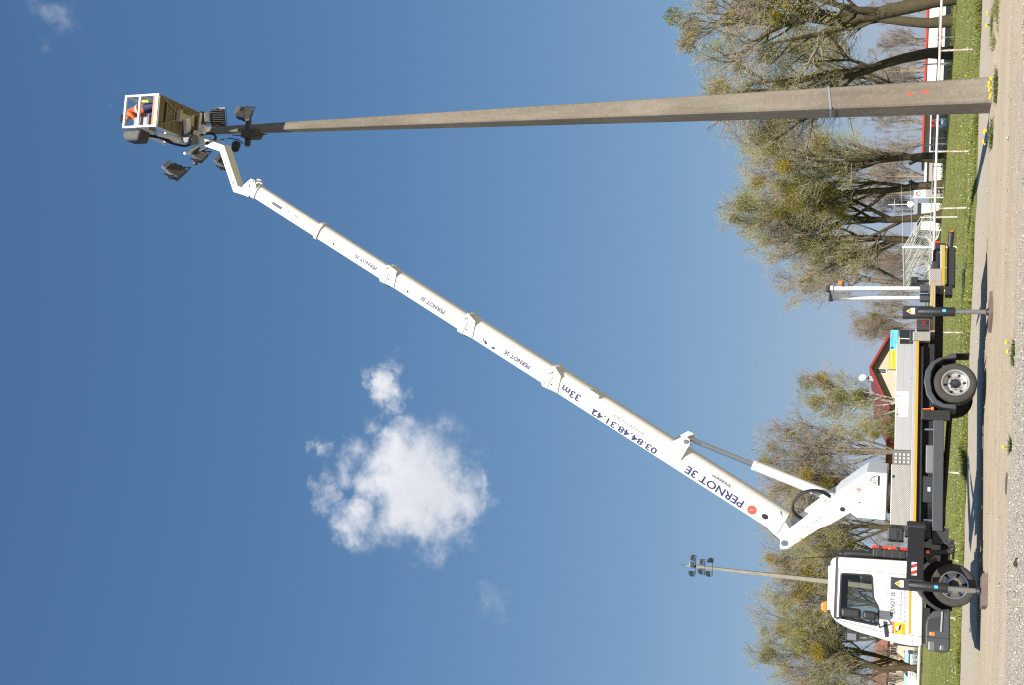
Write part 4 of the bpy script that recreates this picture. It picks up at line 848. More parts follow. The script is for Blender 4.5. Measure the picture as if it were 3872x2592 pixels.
# ---------------------------------------------------------------- jack pads, toolbox, worker
def gz1(x, y): return float(gz(x, y))
for (a, bb, th, lab) in ((-1.13, .92, .06, 'red-brown square pad under the rear jack'), (3.86, .92, .095, 'thick red-brown pad under the jack beside the front wheel')):
    p = TM @ Vector((a, bb, 0)); z0 = gz1(p.x, p.y) - .004
    M = T3(p.x, p.y, z0, rad(193 + (28 if a < 0 else 6))); pad = empty('jack_pad', M, lab, 'jack pad', 'pads under the jacks')
    m = MB(M); m.box(-.27, .27, -.27, .27, 0, th); m.build('plate', m_pad, pad, bevel=.008)
    m = MB(M); m.tube([(-.27, -.08, th * .6), (-.33, -.06, th * .6), (-.33, .06, th * .6), (-.27, .08, th * .6)], .012, 6); m.build('rope_handle', dark, pad)
M = TM @ T3(3.29, -.45, 1.20); box_ = empty('toolbox', M, 'black plastic toolbox with a red lid standing on end behind the cab', 'toolbox')
m = MB(M); m.box(-.075, .085, -.30, .30, .02, .62)
bo = m.build('body', black, box_, bevel=.02)
for z in (.12, .26, .40, .53): MB(M).box(-.07, .08, .30, .306, z, z + .018).build('rib', mat('box_rib', (.05, .05, .052), .5), bo)
m = MB(M); m.box(-.125, -.075, -.315, .315, .0, .64); m.build('lid', mat('red_plastic', (.62, .035, .02), .4), box_, bevel=.015)
for z in (.14, .46): MB(M).box(-.13, -.04, .314, .324, z, z + .06).build('latch', black, box_, bevel=.004)
MB(M).box(-.10, -.07, .314, .322, .30, .34).build('badge', yellow, box_)

def skin_body(name, J, E, mats, root_i):
    """J: list of (co, radius); E: edges -> continuous body from a Skin modifier"""
    me = bpy.data.meshes.new(name); me.from_pydata([j[0] for j in J], E, []); o = link(bpy.data.objects.new(name + '_tmp', me))
    md = o.modifiers.new('s', 'SKIN'); md.use_smooth_shade = True; sd = o.modifiers.new('ss', 'SUBSURF'); sd.levels = sd.render_levels = 2
    me.skin_vertices[0].data.foreach_set('radius', [r for j in J for r in ((j[1], j[1]) if not isinstance(j[1], tuple) else j[1])])
    for i, sv in enumerate(me.skin_vertices[0].data): sv.use_root = (i == root_i)
    bpy.context.view_layer.update(); dg = bpy.context.evaluated_depsgraph_get()
    out = bpy.data.meshes.new_from_object(o.evaluated_get(dg)); bpy.data.objects.remove(o); out.name = name; out.materials.clear()
    for q in mats: out.materials.append(q)
    return out
WM = T3(5.42, 20.48, 17.955, rad(0)); worker = empty('person', WM, 'worker in orange high-visibility jacket bending over in the raised bucket', 'person')
J = [((0, 0, .92), .13), ((-.02, 0, 1.10), .135), ((-.08, -.01, 1.28), .15), ((-.14, -.02, 1.42), .13), ((-.19, -.02, 1.50), .055), ((-.23, -.02, 1.56), .075), ((-.25, -.02, 1.64), .095), ((-.245, -.02, 1.72), .06), ((-.345, -.02, 1.60), .02),
     ((.01, -.10, .86), .095), ((.03, -.12, .48), .065), ((.06, -.13, .09), .05), ((-.08, -.14, .04), .04), ((.01, .10, .86), .095), ((.03, .12, .48), .065), ((.06, .13, .09), .05), ((-.08, .14, .04), .04),
     ((-.14, -.20, 1.40), .075), ((-.22, -.28, 1.16), .055), ((-.40, -.20, 1.05), .042), ((-.47, -.17, 1.03), .032), ((-.12, .19, 1.40), .075), ((-.20, .27, 1.15), .055), ((-.38, .20, 1.04), .042), ((-.45, .17, 1.02), .032),
     ((-.53, -.16, 1.01), .012), ((-.52, -.13, 1.0), .011), ((-.51, -.19, 1.02), .011), ((-.46, -.12, 1.04), .011), ((-.51, .16, 1.0), .012), ((-.50, .13, .99), .011), ((-.49, .19, 1.01), .011), ((-.45, .12, 1.03), .011)]
Ed = [(0, 1), (1, 2), (2, 3), (3, 4), (4, 5), (5, 6), (6, 7), (6, 8), (0, 9), (9, 10), (10, 11), (11, 12), (0, 13), (13, 14), (14, 15), (15, 16), (3, 17), (17, 18), (18, 19), (19, 20), (3, 21), (21, 22), (22, 23), (23, 24), (20, 25), (20, 26), (20, 27), (20, 28), (24, 29), (24, 30), (24, 31), (24, 32)]
skin_m = mat('skin', (.50, .28, .20), .5); hv = mat('hi_vis_orange', (.86, .145, .02), .7, var=.25, vscale=9, bump=.5, bscale=14); trs = mat('navy_trousers', (.035, .04, .12), .8, var=.3, vscale=14)
bm_ = skin_body('body', J, Ed, [trs, hv, skin_m, black], 0)
for p in bm_.polygons:
    c = p.center
    p.material_index = 3 if c.z < .11 else 0 if (c.z < .98 and abs(c.y) < .25 and c.x > -.15) else 2 if (c.z > 1.475 or (c.x < -.41 and c.z < 1.1)) else 1
bo = link(bpy.data.objects.new('body', bm_)); bo.parent = worker
m = MB(WM); m.sphere((-.235, -.02, 1.665), .108, 14, 8, (1, .95, .85)); m.build('hair', mat('dark_hair', (.015, .012, .010), .8), worker, smooth=True)
m = MB(WM); m.lathe([(.172, 0), (.176, .03), (.176, .055), (.172, .06)], (-.05, 0, 1.14), (-.3, 0, 1), 18, True); m.build('reflective_band', mat('reflective_grey', (.42, .41, .36), .5), worker, smooth=True)
m = MB(WM); m.tube([(.14, -.14, 1.0), (.13, -.15, .78)], .035, 8); m.build('glove_on_belt', mat('lime_glove', (.62, .68, .05), .6), worker, smooth=True)

# ---------------------------------------------------------------- concrete floodlight pole
conc, t, b = nodes_mat('weathered_concrete'); co = t.nodes.new('ShaderNodeTexCoord').outputs['Object']
n1 = noise(t, mapping(t, co, (5, 5, .35)), 1.0, 8, .65); n2 = noise(t, mapping(t, co, (1.6, 1.6, .5)), 1.0, 7, .6); n3 = noise(t, co, 60, 4, .7)
cc = ramp(t, n2, [(.32, (.24, .208, .168)), (.5, (.295, .258, .208)), (.68, (.37, .33, .27))])
cc = mixc(t, ramp(t, n1, [(.52, (0, 0, 0)), (.68, (.5, .5, .5))]), cc, (.17, .145, .115))
cc = mixc(t, ramp(t, n3, [(.58, (0, 0, 0)), (.68, (.75, .75, .75))]), cc, (.11, .098, .085))
n5 = noise(t, co, 14, 6, .7); cc = mixc(t, ramp(t, n5, [(.54, (0, 0, 0)), (.66, (.45, .45, .45))]), cc, (.19, .165, .135)); cc = mixc(t, ramp(t, n5, [(.32, (.45, .45, .45)), (.44, (0, 0, 0))]), cc, (.46, .42, .35))
cc = mixc(t, ramp(t, n3, [(.24, (.5, .5, .5)), (.33, (0, 0, 0))]), cc, (.62, .60, .54))
sx = t.nodes.new('ShaderNodeSeparateXYZ'); t.links.new(co, sx.inputs[0])
low_ = ramp(t, Mth('ADD', sx.outputs['Z'], Mth('MULTIPLY', n2, 1.2, tree=t), tree=t), [(.45, (.75, .75, .75)), (1.0, (0, 0, 0))])
cc = mixc(t, low_, cc, mixc(t, ramp(t, noise(t, co, 9, 5, .7), [(.4, (0, 0, 0)), (.6, (1, 1, 1))]), (.50, .43, .33), (.16, .15, .11)))
def blob(cx, cz, rx, rz):
    u = Mth('DIVIDE', Mth('SUBTRACT', sx.outputs['X'], cx, tree=t), rx, tree=t); v = Mth('DIVIDE', Mth('SUBTRACT', sx.outputs['Z'], cz, tree=t), rz, tree=t)
    return Mth('EXPONENT', Mth('MULTIPLY', Mth('ADD', Mth('MULTIPLY', u, u, tree=t), Mth('MULTIPLY', v, v, tree=t), tree=t), -1.0, tree=t), tree=t)
bl = Mth('MAXIMUM', blob(.02, 1.22, .07, .12), blob(.0, 1.52, .05, .08), tree=t)
bl = Mth('MULTIPLY', bl, Mth('LESS_THAN', sx.outputs['Y'], -.1, tree=t), tree=t)
sp = ramp(t, Mth('ADD', bl, Mth('MULTIPLY', Mth('SUBTRACT', noise(t, co, 17, 6, .7), .5, tree=t), 1.8, tree=t), tree=t), [(.62, (0, 0, 0)), (.80, (.8, .8, .8))])
cc = mixc(t, sp, cc, (.80, .12, .06))
cc = mixc(t, 1.0, cc, (.66, .65, .64), 'MULTIPLY'); t.links.new(cc, b.inputs['Base Color']); b.inputs['Roughness'].default_value = .9; b.inputs['Specular IOR Level'].default_value = .2
bp = t.nodes.new('ShaderNodeBump'); bp.inputs['Strength'].default_value = .35; bp.inputs['Distance'].default_value = .01; t.links.new(n3, bp.inputs['Height']); t.links.new(bp.outputs[0], b.inputs['Normal'])
PZ = -.10
PM = T3(5.12, 22.12, PZ, rad(13)); pole = empty('floodlight_pole', PM, 'tall tapered concrete pole beside the boom lift, floodlights at its top', 'pole')
def taper(mb, z0, z1, w0, w1, n=24, dx=0.):
    for i in range(n + 1):
        k = i / n; z = z0 + (z1 - z0) * k; hw = (w0 + (w1 - w0) * k) / 2; c_ = .86
        o_ = len(mb.v); x_ = dx * k
        ring = [(-hw * c_, -hw), (hw * c_, -hw), (hw, -hw * c_), (hw, hw * c_), (hw * c_, hw), (-hw * c_, hw), (-hw, hw * c_), (-hw, -hw * c_)]
        mb.v += [(x + x_, y, z) for x, y in ring]
        if i: mb.f += [[o_ - 8 + j, o_ - 8 + (j + 1) % 8, o_ + (j + 1) % 8, o_ + j] for j in range(8)]; mb.mi += [0] * 8
    mb.f += [list(range(7, -1, -1)), list(range(len(mb.v) - 8, len(mb.v)))]; mb.mi += [0, 0]
    return mb
m = MB(PM); taper(m, -.3, 18.6, .545, .145, dx=.06); m.build('shaft', conc, pole)
hw = .545 / 2 - .4 * 3.05 / 18.9 / 2 + .003
m = MB(PM); m.add([(x * (hw + e), y * (hw + e), 3.05 + dz + (.035 * x + .02 * y)) for e in (0, .006) for dz in (-.02, .02) for x, y in ((-1, -1), (1, -1), (1, 1), (-1, 1))],
    [(8 + i, 8 + (i + 1) % 4, 12 + (i + 1) % 4, 12 + i) for i in range(4)] + [(4 + i, 4 + (i + 1) % 4, 12 + (i + 1) % 4, 12 + i) for i in range(4)] + [(i, (i + 1) % 4, 8 + (i + 1) % 4, 8 + i) for i in range(4)]); m.build('steel_band', mat('galvanised', (.40, .42, .46), .4, .7), pole)
def flood(root, M, s=1.0, name='floodlight', pale=None):
    """LED floodlight: lens facing local -y, finned heat sink at +y, driver box on top, yoke at the sides"""
    bodym = pale or mat('floodlight_grey', (.24, .235, .23), .4, .3, var=.15)
    S_ = M @ Matrix.Diagonal((s, s, s, 1))
    m_ = MB(S_); m_.box(-.24, .24, -.05, .0, -.20, .20); fl = m_.build(name, mat('floodlight_black', (.02, .021, .023), .45), root, bevel=.01 * s)
    m_ = MB(S_); m_.box(-.22, .22, -.056, -.05, -.18, .18); m_.build('lens', mat('led_lens', (.03, .036, .038), .08, spec=.8), fl)
    for i in range(9): MB(S_).box(-.215 + i * .0505, -.203 + i * .0505, 0, .09, -.19, .19).build('cooling_fin', bodym, fl)
    m_ = MB(S_); m_.box(-.16, .16, .02, .12, .20, .34); m_.build('driver_box', bodym, fl, bevel=.012 * s)
    m_ = MB(S_)
    for sx_ in (-1, 1):
        m_.lathe([(.075, 0), (.075, .02)], (sx_ * .25, -.0, 0), (sx_, 0, 0), 16); m_.bar((sx_ * .262, 0, 0), (sx_ * .262, .16, -.26), .015, .045, up=(1, 0, 0))
    m_.bar((-.262, .16, -.26), (.262, .16, -.26), .05, .015); m_.build('yoke', mat('floodlight_black', (.02,) * 3), fl)
    return fl
def face(p, az, tilt): return Matrix.Translation(p) @ Matrix.Rotation(rad(az), 4, 'Z') @ Matrix.Rotation(rad(tilt), 4, 'X')
brown = mat('bracket_brown', (.085, .06, .045), .6, var=.3)
m = MB(); m.bar((4.72, 22.02, 17.05), (5.42, 22.12, 17.12), .10, .12); m.prism([(4.92, 16.85), (5.12, 16.72), (5.12, 17.18), (4.92, 17.18)], 21.9, 22.3); m.build('crossarm', brown, pole, bevel=.01)
m = MB(); m.bar((4.28, 21.98, 18.62), (5.70, 22.2, 18.62), .09, .09); m.bar((4.55, 22.0, 18.75), (4.75, 22.05, 18.25), .05, .06); m.build('crossarm', brown, pole, bevel=.01)
# lamps look out over the field: lens away from the camera, fins toward it
flood(pole, face((5.50, 22.16, 18.10), 168, -28), .92)
flood(pole, face((5.58, 22.18, 17.26), 205, -30), .74)
flood(pole, face((4.10, 21.95, 19.20), 232, -34), .98)
flood(pole, face((4.50, 22.0, 18.50), 228, -30), .80)
flood(pole, face((4.28, 21.98, 17.70), 225, -32), .74)
flood(pole, face((5.52, 22.25, 18.80), 150, -25), .75)
m = MB()
for x_, z_, r_ in ((4.70, 17.22, .11), (5.44, 17.13, .11), (4.62, 17.24, .10)): m.lathe([(r_, 0), (r_, .05)], (x_, 21.80, z_), (.15, -1, -.25), 20)
m.build('junction_drum', mat('floodlight_black', (.02,) * 3), pole, smooth=True)
m = MB(); m.tube([(4.95, 21.9, 18.3), (4.86, 21.86, 17.9), (4.90, 21.86, 17.5), (4.85, 21.85, 17.2), (4.75, 21.9, 17.1)], .014, 5); m.tube([(4.6, 21.9, 18.4), (4.45, 21.9, 17.9), (4.7, 21.9, 17.6)], .010, 5); m.tube([(5.0, 21.95, 17.5), (4.93, 21.9, 16.8), (4.98, 21.92, 16.4)], .012, 5); m.build('lamp_cable', hose, pole)
m = MB(); m.tube([(5.10, 22.1, 18.4), (5.10, 22.1, 19.1)], .03, 8); m.build('pole_spigot', brown, pole)

# ---------------------------------------------------------------- distant floodlight mast
FM = T3(-22.92, 110, -.42); mast = empty('distant_floodlight_mast', FM, 'slim concrete mast with seven floodlights rising behind the cab', 'light mast')
conc2 = mat('pale_concrete', (.28, .25, .20), .9, var=.25, vscale=2)
m = MB(FM); taper(m, 0, 24.0, .62, .20, 12); m.build('shaft', conc2, mast)
m = MB(FM); m.tube([(0, 0, 23.9), (0, 0, 24.6)], .04, 6); m.build('lightning_rod', steel, mast)
for z_ in (23.2, 22.2, 21.4):
    m = MB(FM); m.bar((-.85, -.1, z_ - .22), (.9, -.1, z_ - .22), .06, .06); m.build('crossbar', dark, mast)
for x_, z_, az in ((.90, 23.27, 20), (.17, 23.3, 5), (-.80, 23.36, -25), (.57, 22.34, 15), (-.45, 22.40, -12), (.86, 21.43, 55), (-.60, 21.62, -20)):
    flood(mast, FM @ face((x_, -.22, z_), az, -18), 1.12, pale=mat('lamp_dark_green', (.05, .065, .06), .4))

# ---------------------------------------------------------------- boundary rails
rust_w = mat('rusty_white_paint', (.64, .62, .59), .6, col2=(.40, .22, .14), vscale=9, contrast=2.2)
rust_w2 = mat('flaked_white_paint', (.64, .63, .60), .6, col2=(.50, .48, .45), vscale=6)
def near_y(x): return float(np.interp(x, [-16, -9, -4, 3, 8, 18], [37.6, 38.0, 40.6, 42.6, 42.2, 39.6]))
RM = T3(0, 41, -.38); rail = empty('boundary_rail', RM, 'white painted tube rail on posts along the near side of the field', 'railing')
xs_ = [-13.7, -11.25, -8.7, -6.35, -4.05, -1.6, .95, 3.41, 5.63, 7.75, 9.6, 11.3, 13.2, 15.2]
pp = [(x, near_y(x)) for x in xs_]
hs_ = [1.24 if x < 0 else 1.16 for x in xs_]
m = MB(); m.tube([(x, y, gz1(x, y) + 1.14 + .012 * math.sin(x * 1.7)) for x, y in [(-18, near_y(-16))] + pp + [(18, near_y(18))]], .042, 8); m.build('top_rail', rust_w2, rail, smooth=True)
random.seed(4)
for x, y in pp:
    z0 = gz1(x, y); m = MB(); m.tube([(x + random.uniform(-.04, .04), y, z0 - .1), (x, y, z0 + 1.10)], .034, 8); m.build('post', rust_w, rail, smooth=True)
FRM = T3(20, 100, -.40); frail = empty('far_boundary_rail', FRM, 'thin white rail on slim posts at the far side of the field', 'railing')
fl_ = [(44, 66), (34, 76), (23.5, 85), (19.5, 100), (14.5, 110), (5, 124), (-10, 136), (-30, 156), (-50, 184), (-90, 200)]
def along(path, step):
    out = []; carry = 0.
    for (x0, y0), (x1, y1) in zip(path, path[1:]):
        L = math.hypot(x1 - x0, y1 - y0); s = carry
        while s < L: out.append((x0 + (x1 - x0) * s / L, y0 + (y1 - y0) * s / L)); s += step
        carry = s - L
    return out
m = MB(); m.tube([(x, y, -.40 + 1.12) for x, y in fl_], .04, 6); m.build('top_rail', rust_w2, frail)
for x, y in along(fl_, 3.4):
    if -.36 * y < x < .37 * y: MB().tube([(x, y, -.6), (x, y, .70)], .035, 6).build('post', rust_w2, frail)
# tall white stanchions by the far rail
for x, y, h_, lab in ((18.6, 98, 2.5, 'white stake by the far rail between the pole and the kiosk'), (24.1, 92, 2.2, 'short white stake showing close beside the concrete pole before the garage'), (15.4, 108, 2.9, 'white stake beside the fuel sign')):
    M = T3(x, y, -.42); o = empty('white_stake', M, lab, 'stake', 'white stakes by the far rail'); MB(M).tube([(0, 0, -.2), (0, 0, h_)], .06, 8).build('shaft', rust_w2, o, smooth=True); MB(M).sphere((0, 0, h_), .062).build('cap', rust_w2, o, smooth=True)

# ---------------------------------------------------------------- goal
g0, g1 = Vector((5.42, 55, 0)), Vector((3.72, 62, 0)); GM = T3(5.42, 55, gz1(5.4, 55)); goal = empty('football_goal', GM, 'white football goal with a slack white net near the boom rest', 'goal')
gt = 2.06
m = MB(); m.tube([(g0.x, g0.y, -.4), (g0.x, g0.y, gt)], .06, 10); m.build('post', white, goal, smooth=True)
m = MB(); m.tube([(g1.x, g1.y, -.4), (g1.x, g1.y, gt)], .06, 10); m.build('post', white, goal, smooth=True)
m = MB(); m.tube([(g0.x, g0.y, gt), (g1.x, g1.y, gt)], .06, 10); m.build('crossbar', white, goal, smooth=True)
out = Vector((.97, .23, 0)); prof = [(0, 2.06), (.45, 1.78), (.9, 1.55), (1.35, 1.30), (1.6, 1.12), (1.55, .95), (1.35, .72), (1.1, .52), (.8, .46), (.5, .52), (.28, .68), (.1, .9)]
nu = 34; vs, fs = [], []
for i in range(nu + 1):
    u = i / nu; base = g0.lerp(g1, u); sag = 1 - .22 * math.sin(math.pi * u * 2) ** 2
    for j in range(len(prof) * 2 - 1):
        k, fr = divmod(j, 2); a = Vector(prof[k]); b2 = Vector(prof[min(k + 1, len(prof) - 1)]); q = a.lerp(b2, fr / 2)
        vs.append(base + out * (q.x * (1.05 - .35 * u)) + Vector((0, 0, gt + (q.y - gt) * sag + .03 * math.sin(i * .9 + j))))
nj = len(prof) * 2 - 1
fs = [[i * nj + j, (i + 1) * nj + j, (i + 1) * nj + j + 1, i * nj + j + 1] for i in range(nu) for j in range(nj - 1)]
net = MB().add(vs, fs).build('net', mat('net_cord', (.72, .71, .68), .8), goal); md = net.modifiers.new('w', 'WIREFRAME'); md.thickness = .016; md.use_replace = True
m = MB(); m.tube([(6.95, 55.5, -.4), (6.95, 55.5, 1.35)], .03, 8); m.build('net_post', white, goal); m = MB(); m.tube([(g0.x, g0.y, gt), (6.95, 55.5, 1.35)], .008, 4); m.tube([(g1.x, g1.y, gt), (5.5, 62.6, 1.35)], .008, 4); m.build('net_stay', mat('net_cord', (.7,) * 3), goal)
# ---------------------------------------------------------------- buildings and signs beyond the field
redroof = mat('red_roof_sheet', (.175, .040, .036), .6, var=.15, vscale=.6); redtrim = mat('red_barge_board', (.27, .027, .03), .5)
creamw = mat('cream_render', (.52, .44, .33), .9, var=.08, vscale=.5); whitew = mat('white_render', (.66, .65, .62), .8, var=.06, vscale=.6); darkw = mat('window_dark', (.015, .017, .02), .2, spec=.7)
frame_w = mat('white_frame', (.64, .64, .62), .5); brownw = mat('brown_shutter', (.13, .05, .04), .7); brick = mat('brick_cladding', (.40, .145, .075), .85, var=.35, vscale=6, stretch=(.3, .3, 3))
terr = mat('terracotta_roof', (.26, .11, .07), .85, var=.2, vscale=3, stretch=(4, 1, 1))
def window(parent, M, x, z, w_, h, y=0., shut=False):
    f = MB(M).box(x - w_ / 2, x + w_ / 2, y - .07, y + .02, z - h / 2, z + h / 2).build('window', frame_w, parent)
    for sx_ in (-1, 1): MB(M).box(x + sx_ * w_ * .24 - w_ * .20, x + sx_ * w_ * .24 + w_ * .20, y - .075, y - .06, z - h * .42, z + h * .42).build('pane', darkw, f)
    if shut:
        for sx_ in (-1, 1): MB(M).box(x + sx_ * w_ * .80 - w_ * .26, x + sx_ * w_ * .80 + w_ * .26, y - .09, y - .04, z - h / 2, z + h / 2).build('shutter', brownw, f)
    return f
# red-roofed house seen at its gable, long side running away to the left
HM = T3(-1.95, 150, -2.0, rad(20)); h1 = empty('red_roofed_house', HM, 'cream house with red roof and chimney behind the truck bed', 'house')
hw, dp, ez, rz_ = 5.0, 22, 7.2, 9.55
m = MB(HM); m.add([(-hw, 0, 0), (hw, 0, 0), (hw, 0, ez), (0, 0, rz_), (-hw, 0, ez), (-hw, dp, 0), (hw, dp, 0), (hw, dp, ez), (0, dp, rz_), (-hw, dp, ez)], [(0, 1, 2, 3, 4), (9, 8, 7, 6, 5), (0, 4, 9, 5), (1, 6, 7, 2), (0, 5, 6, 1)]); m.build('wall', creamw, h1)
ov = 1.0; rf = None
m = MB(HM)
for s in (-1, 1):
    k = (rz_ - ez) / hw
    p = [(0, -ov, rz_ + .12), (s * (hw + .7), -ov, ez - .7 * k + .12), (s * (hw + .7), dp + .5, ez - .7 * k + .12), (0, dp + .5, rz_ + .12)]
    m.add(p + [(x, y, z - .14) for x, y, z in p], [(0, 1, 2, 3), (7, 6, 5, 4), (0, 4, 5, 1), (1, 5, 6, 2), (2, 6, 7, 3), (3, 7, 4, 0)])
rf = m.build('roof', redroof, h1)
m = MB(HM)
for s in (-1, 1): m.bar((0, -ov - .02, rz_ + .02), (s * (hw + .72), -ov - .02, ez - .72 * k + .02), .06, .30, up=(0, 0, 1))
m.build('barge_board', redtrim, rf)
m = MB(HM); m.box(-1.2, -.5, 1.0, 1.7, 8.6, 9.9); ch_ = m.build('chimney', mat('chimney_grey', (.38, .37, .36), .9), rf); 
m = MB(HM); m.lathe([(.50, .1), (.30, .02), (.001, 0)], (-.95, .7, 10.55), (.25, -1, .25), 20); m.tube([(-.95, .9, 9.9), (-.95, .8, 10.6)], .05, 6); m.build('satellite_dish', white, rf, smooth=True)
m = MB(HM); m.tube([(-.9, 1.2, 9.9), (-.9, 1.2, 12.3)], .03, 6); m.bar((-1.7, 1.2, 11.3), (.0, 1.2, 11.3), .03, .03); m.bar((-1.2, 1.2, 12.0), (-.6, 1.2, 12.0), .03, .03); m.build('aerial', steel, rf)
window(h1, HM, -.1, 8.2, .6, 1.5); window(h1, HM, -.6, 5.6, 1.3, 1.4); window(h1, HM, -3.4, 5.6, 1.3, 1.4); window(h1, HM, 2.4, 5.6, 1.3, 1.4)
HS = HM @ Matrix.Translation((-hw, 0, 0)) @ Matrix.Rotation(rad(-90), 4, 'Z')
for i in range(6): window(h1, HS, -2.5 - i * 3.3, 5.6, 1.2, 1.3)
M = T3(-14.5, 152, -2); an = empty('brick_annex', M, 'low orange brick annex joined to the red-roofed house', 'annex')
MB(M).box(-3.2, 3.0, 0, 5, 0, 7.0).build('wall', brick, an); MB(M).box(-3.3, 3.1, -.2, 5.2, 7.0, 7.25).build('roof', redtrim, an)
# roof billboard in front of the house with a glazed porch beneath
M = T3(.9, 140, -2); bb2 = empty('billboard', M, 'billboard with a blue panel and a yellow panel above a glazed porch', 'billboard')
MB(M).box(-2.55, 2.45, -.05, .05, 5.92, 6.92).build('backing', dark, bb2)
m1 = MB(M).box(-.05, 2.42, -.08, -.05, 5.95, 6.88).build('blue_panel', mat('sky_blue_print', (.12, .50, .72), .5), bb2)
m2 = MB(M).box(-2.5, -.05, -.08, -.05, 5.95, 6.88).build('yellow_panel', mat('yellow_print', (.80, .48, .05), .5), bb2)
SX = lambda M_, x, z, y=-.085: M_ @ Matrix(((1, 0, 0, x), (0, 0, -1, y), (0, 1, 0, z), (0, 0, 0, 1)))
text('VARMIPLAST', 'panel_lettering', SX(M, .45, 6.5), navy, m1, .26, 1.85); text('03 84 25 25 75', 'panel_lettering', SX(M, .7, 6.22), navy, m1, .15, 1.3); text('FENETRES VOLETS PORTES', 'panel_lettering', SX(M, .3, 6.02), navy, m1, .10, 1.9)
MB(M).lathe([(.17, 0), (.17, .004)], (.2, -.08, 6.62), (0, -1, 0), 16).build('panel_logo', navy, m1)
gy = mat('green_print', (.15, .40, .06), .5)
text('CAFE  RESTAURANT', 'panel_lettering', SX(M, -2.35, 6.66), gy, m2, .15, 2.1); text('A LA FONTAINE', 'panel_lettering', SX(M, -2.2, 6.30), redp, m2, .22, 1.95); text('RESTAURATION RAPIDE', 'panel_lettering', SX(M, -2.2, 6.05), gy, m2, .12, 1.9)
for x in (-2.6, 2.5): MB(M).bar((x, 0, 2), (x, 0, 7.05), .08, .08, up=(0, 1, 0)).build('post', guard, bb2)
MB(M).box(-2.2, 2.5, .3, 3.0, 2, 5.75).build('porch_glazing', darkw, bb2)
for x in (-1.0, .2, 1.4, 2.5): MB(M).box(x - .05, x + .05, .22, .3, 2, 5.8).build('porch_mullion', frame_w if x > 1 else guard, bb2)
MB(M).box(-2.3, 2.6, .15, .3, 3.8, 4.0).build('porch_sill', frame_w, bb2)
# house at the far left
M = T3(-68, 230, -2.0, rad(4)); h2 = empty('terracotta_roofed_house', M, 'long cream house with terracotta roof behind the advertising board', 'house')
L0, L1 = -14, 9.5
MB(M).box(L0, L1, 0, 9, 0, 7.85).build('wall', creamw, h2)
m = MB(M); m.add([(L0 - .5, -.6, 7.75), (L1 + .5, -.6, 7.75), (L1 + .5, 4.5, 10.5), (L0 - .5, 4.5, 10.5), (L0 - .5, 9.6, 7.75), (L1 + .5, 9.6, 7.75)], [(0, 1, 2, 3), (3, 2, 5, 4), (0, 3, 4), (1, 5, 2)]); m.build('roof', terr, h2)
for x in (-9.5, -4.6, .2, 3.8, 7.4): window(h2, M, x, 6.6, 1.0, 1.3, shut=True)
for x in (-8, -1.5, 2.6, 6.5): window(h2, M, x, 3.9, 1.0, 1.3, shut=True)
for x0, x1, lab in ((-66.2, -62.0, 'pale blue shed farther from the cab, before the cream house'), (-60.3, -57.2, 'pale blue shed between tree trunks beside the cab')):
    M = T3(x0, 216, -2); s = empty('pale_blue_shed', M, lab, 'shed', 'pale blue sheds')
    MB(M).box(0, x1 - x0, 0, 3, 0, 3.6).build('wall', mat('pale_blue_sheet', (.42, .55, .60), .6, var=.08, vscale=1), s)
    m = MB(M); m.add([(-.2, -.3, 3.55), (x1 - x0 + .2, -.3, 3.55), (x1 - x0 + .2, 3.3, 4.3), (-.2, 3.3, 4.3)], [(0, 1, 2, 3)]); m.build('roof', mat('pale_blue_roof', (.36, .49, .55), .6), s)
    MB(M).box(.3, 1.0, -.03, 0, .5, 2.4).build('door', brownw, s)
# advertising board on the far rail
M = T3(-52.9, 183, -.42, rad(0)); ad = empty('advertising_board', M, 'white advertising board with three coloured discs at the field end', 'sign board')
bw = mat('board_white', (.82,) * 3); MB(M).box(-2.55, 2.5, -.04, .04, .28, 1.92).build('panel', bw, ad)
for x, c, n_ in ((-2.0, (.03, .05, .40), 'blue'), (-1.45, (.02, .30, .16), 'green'), (-.9, (.80, .10, .02), 'orange')):
    d_ = MB(M).lathe([(.21, 0), (.21, .01)], (x, -.045, 1.50), (0, -1, 0), 20).build('disc', mat(n_ + '_disc', c, .5), ad); MB(M).lathe([(.10, 0), (.10, .004)], (x, -.056, 1.50), (0, -1, 0), 10).build('emblem', bw, d_)
text('Laurent BAUDINET', 'board_lettering', SX(M, -.5, 1.45, -.05), blackl, ad, .20, 2.5); text('plomberie chauffage', 'board_lettering', SX(M, -.3, 1.2, -.05), greyl, ad, .12, 2.1); text('ELECTRICITE DEPANNAGE', 'board_lettering', SX(M, -2.3, .5, -.05), gy, ad, .22, 4.5)
for x in (-2.2, 2.2): MB(M).bar((x, .06, -.2), (x, .06, 1.9), .07, .07, up=(0, 1, 0)).build('post', rust_w2, ad)
# garage with red fascia at the right
M = T3(27.10, 148.0, -2.42) @ Matrix.Scale(1.138, 4); ga = empty('garage_building', M, 'low white garage with a red roof edge and red lettering behind the trees', 'garage')
MB(M).box(0, 7.0, 0, 12, 0, 3.75).build('wall', whitew, ga); MB(M).box(6.0, 22, -.6, 12, 0, 3.75).build('workshop_wall', whitew, ga)
rs = mat('red_fascia', (.50, .03, .02), .5); MB(M).box(-.1, 22.2, -.75, 12.2, 3.75, 3.95).build('roof_edge', rs, ga)
MB(M).box(.2, 5.8, -.06, 0, 0, 3.0).build('glazing', darkw, ga)
for x in (.2, 1.6, 3.0, 4.4, 5.8): MB(M).box(x - .05, x + .05, -.1, -.06, 0, 3.0).build('mullion', guard, ga)
MB(M).box(7.5, 21, -.66, -.6, 0, 1.9).build('workshop_glazing', darkw, ga)
text('GARAGE BOUILLIER', 'garage_lettering', SX(M, 10.4, 2.15, -.62), redp, ga, .55, 5.0, bold=.01)
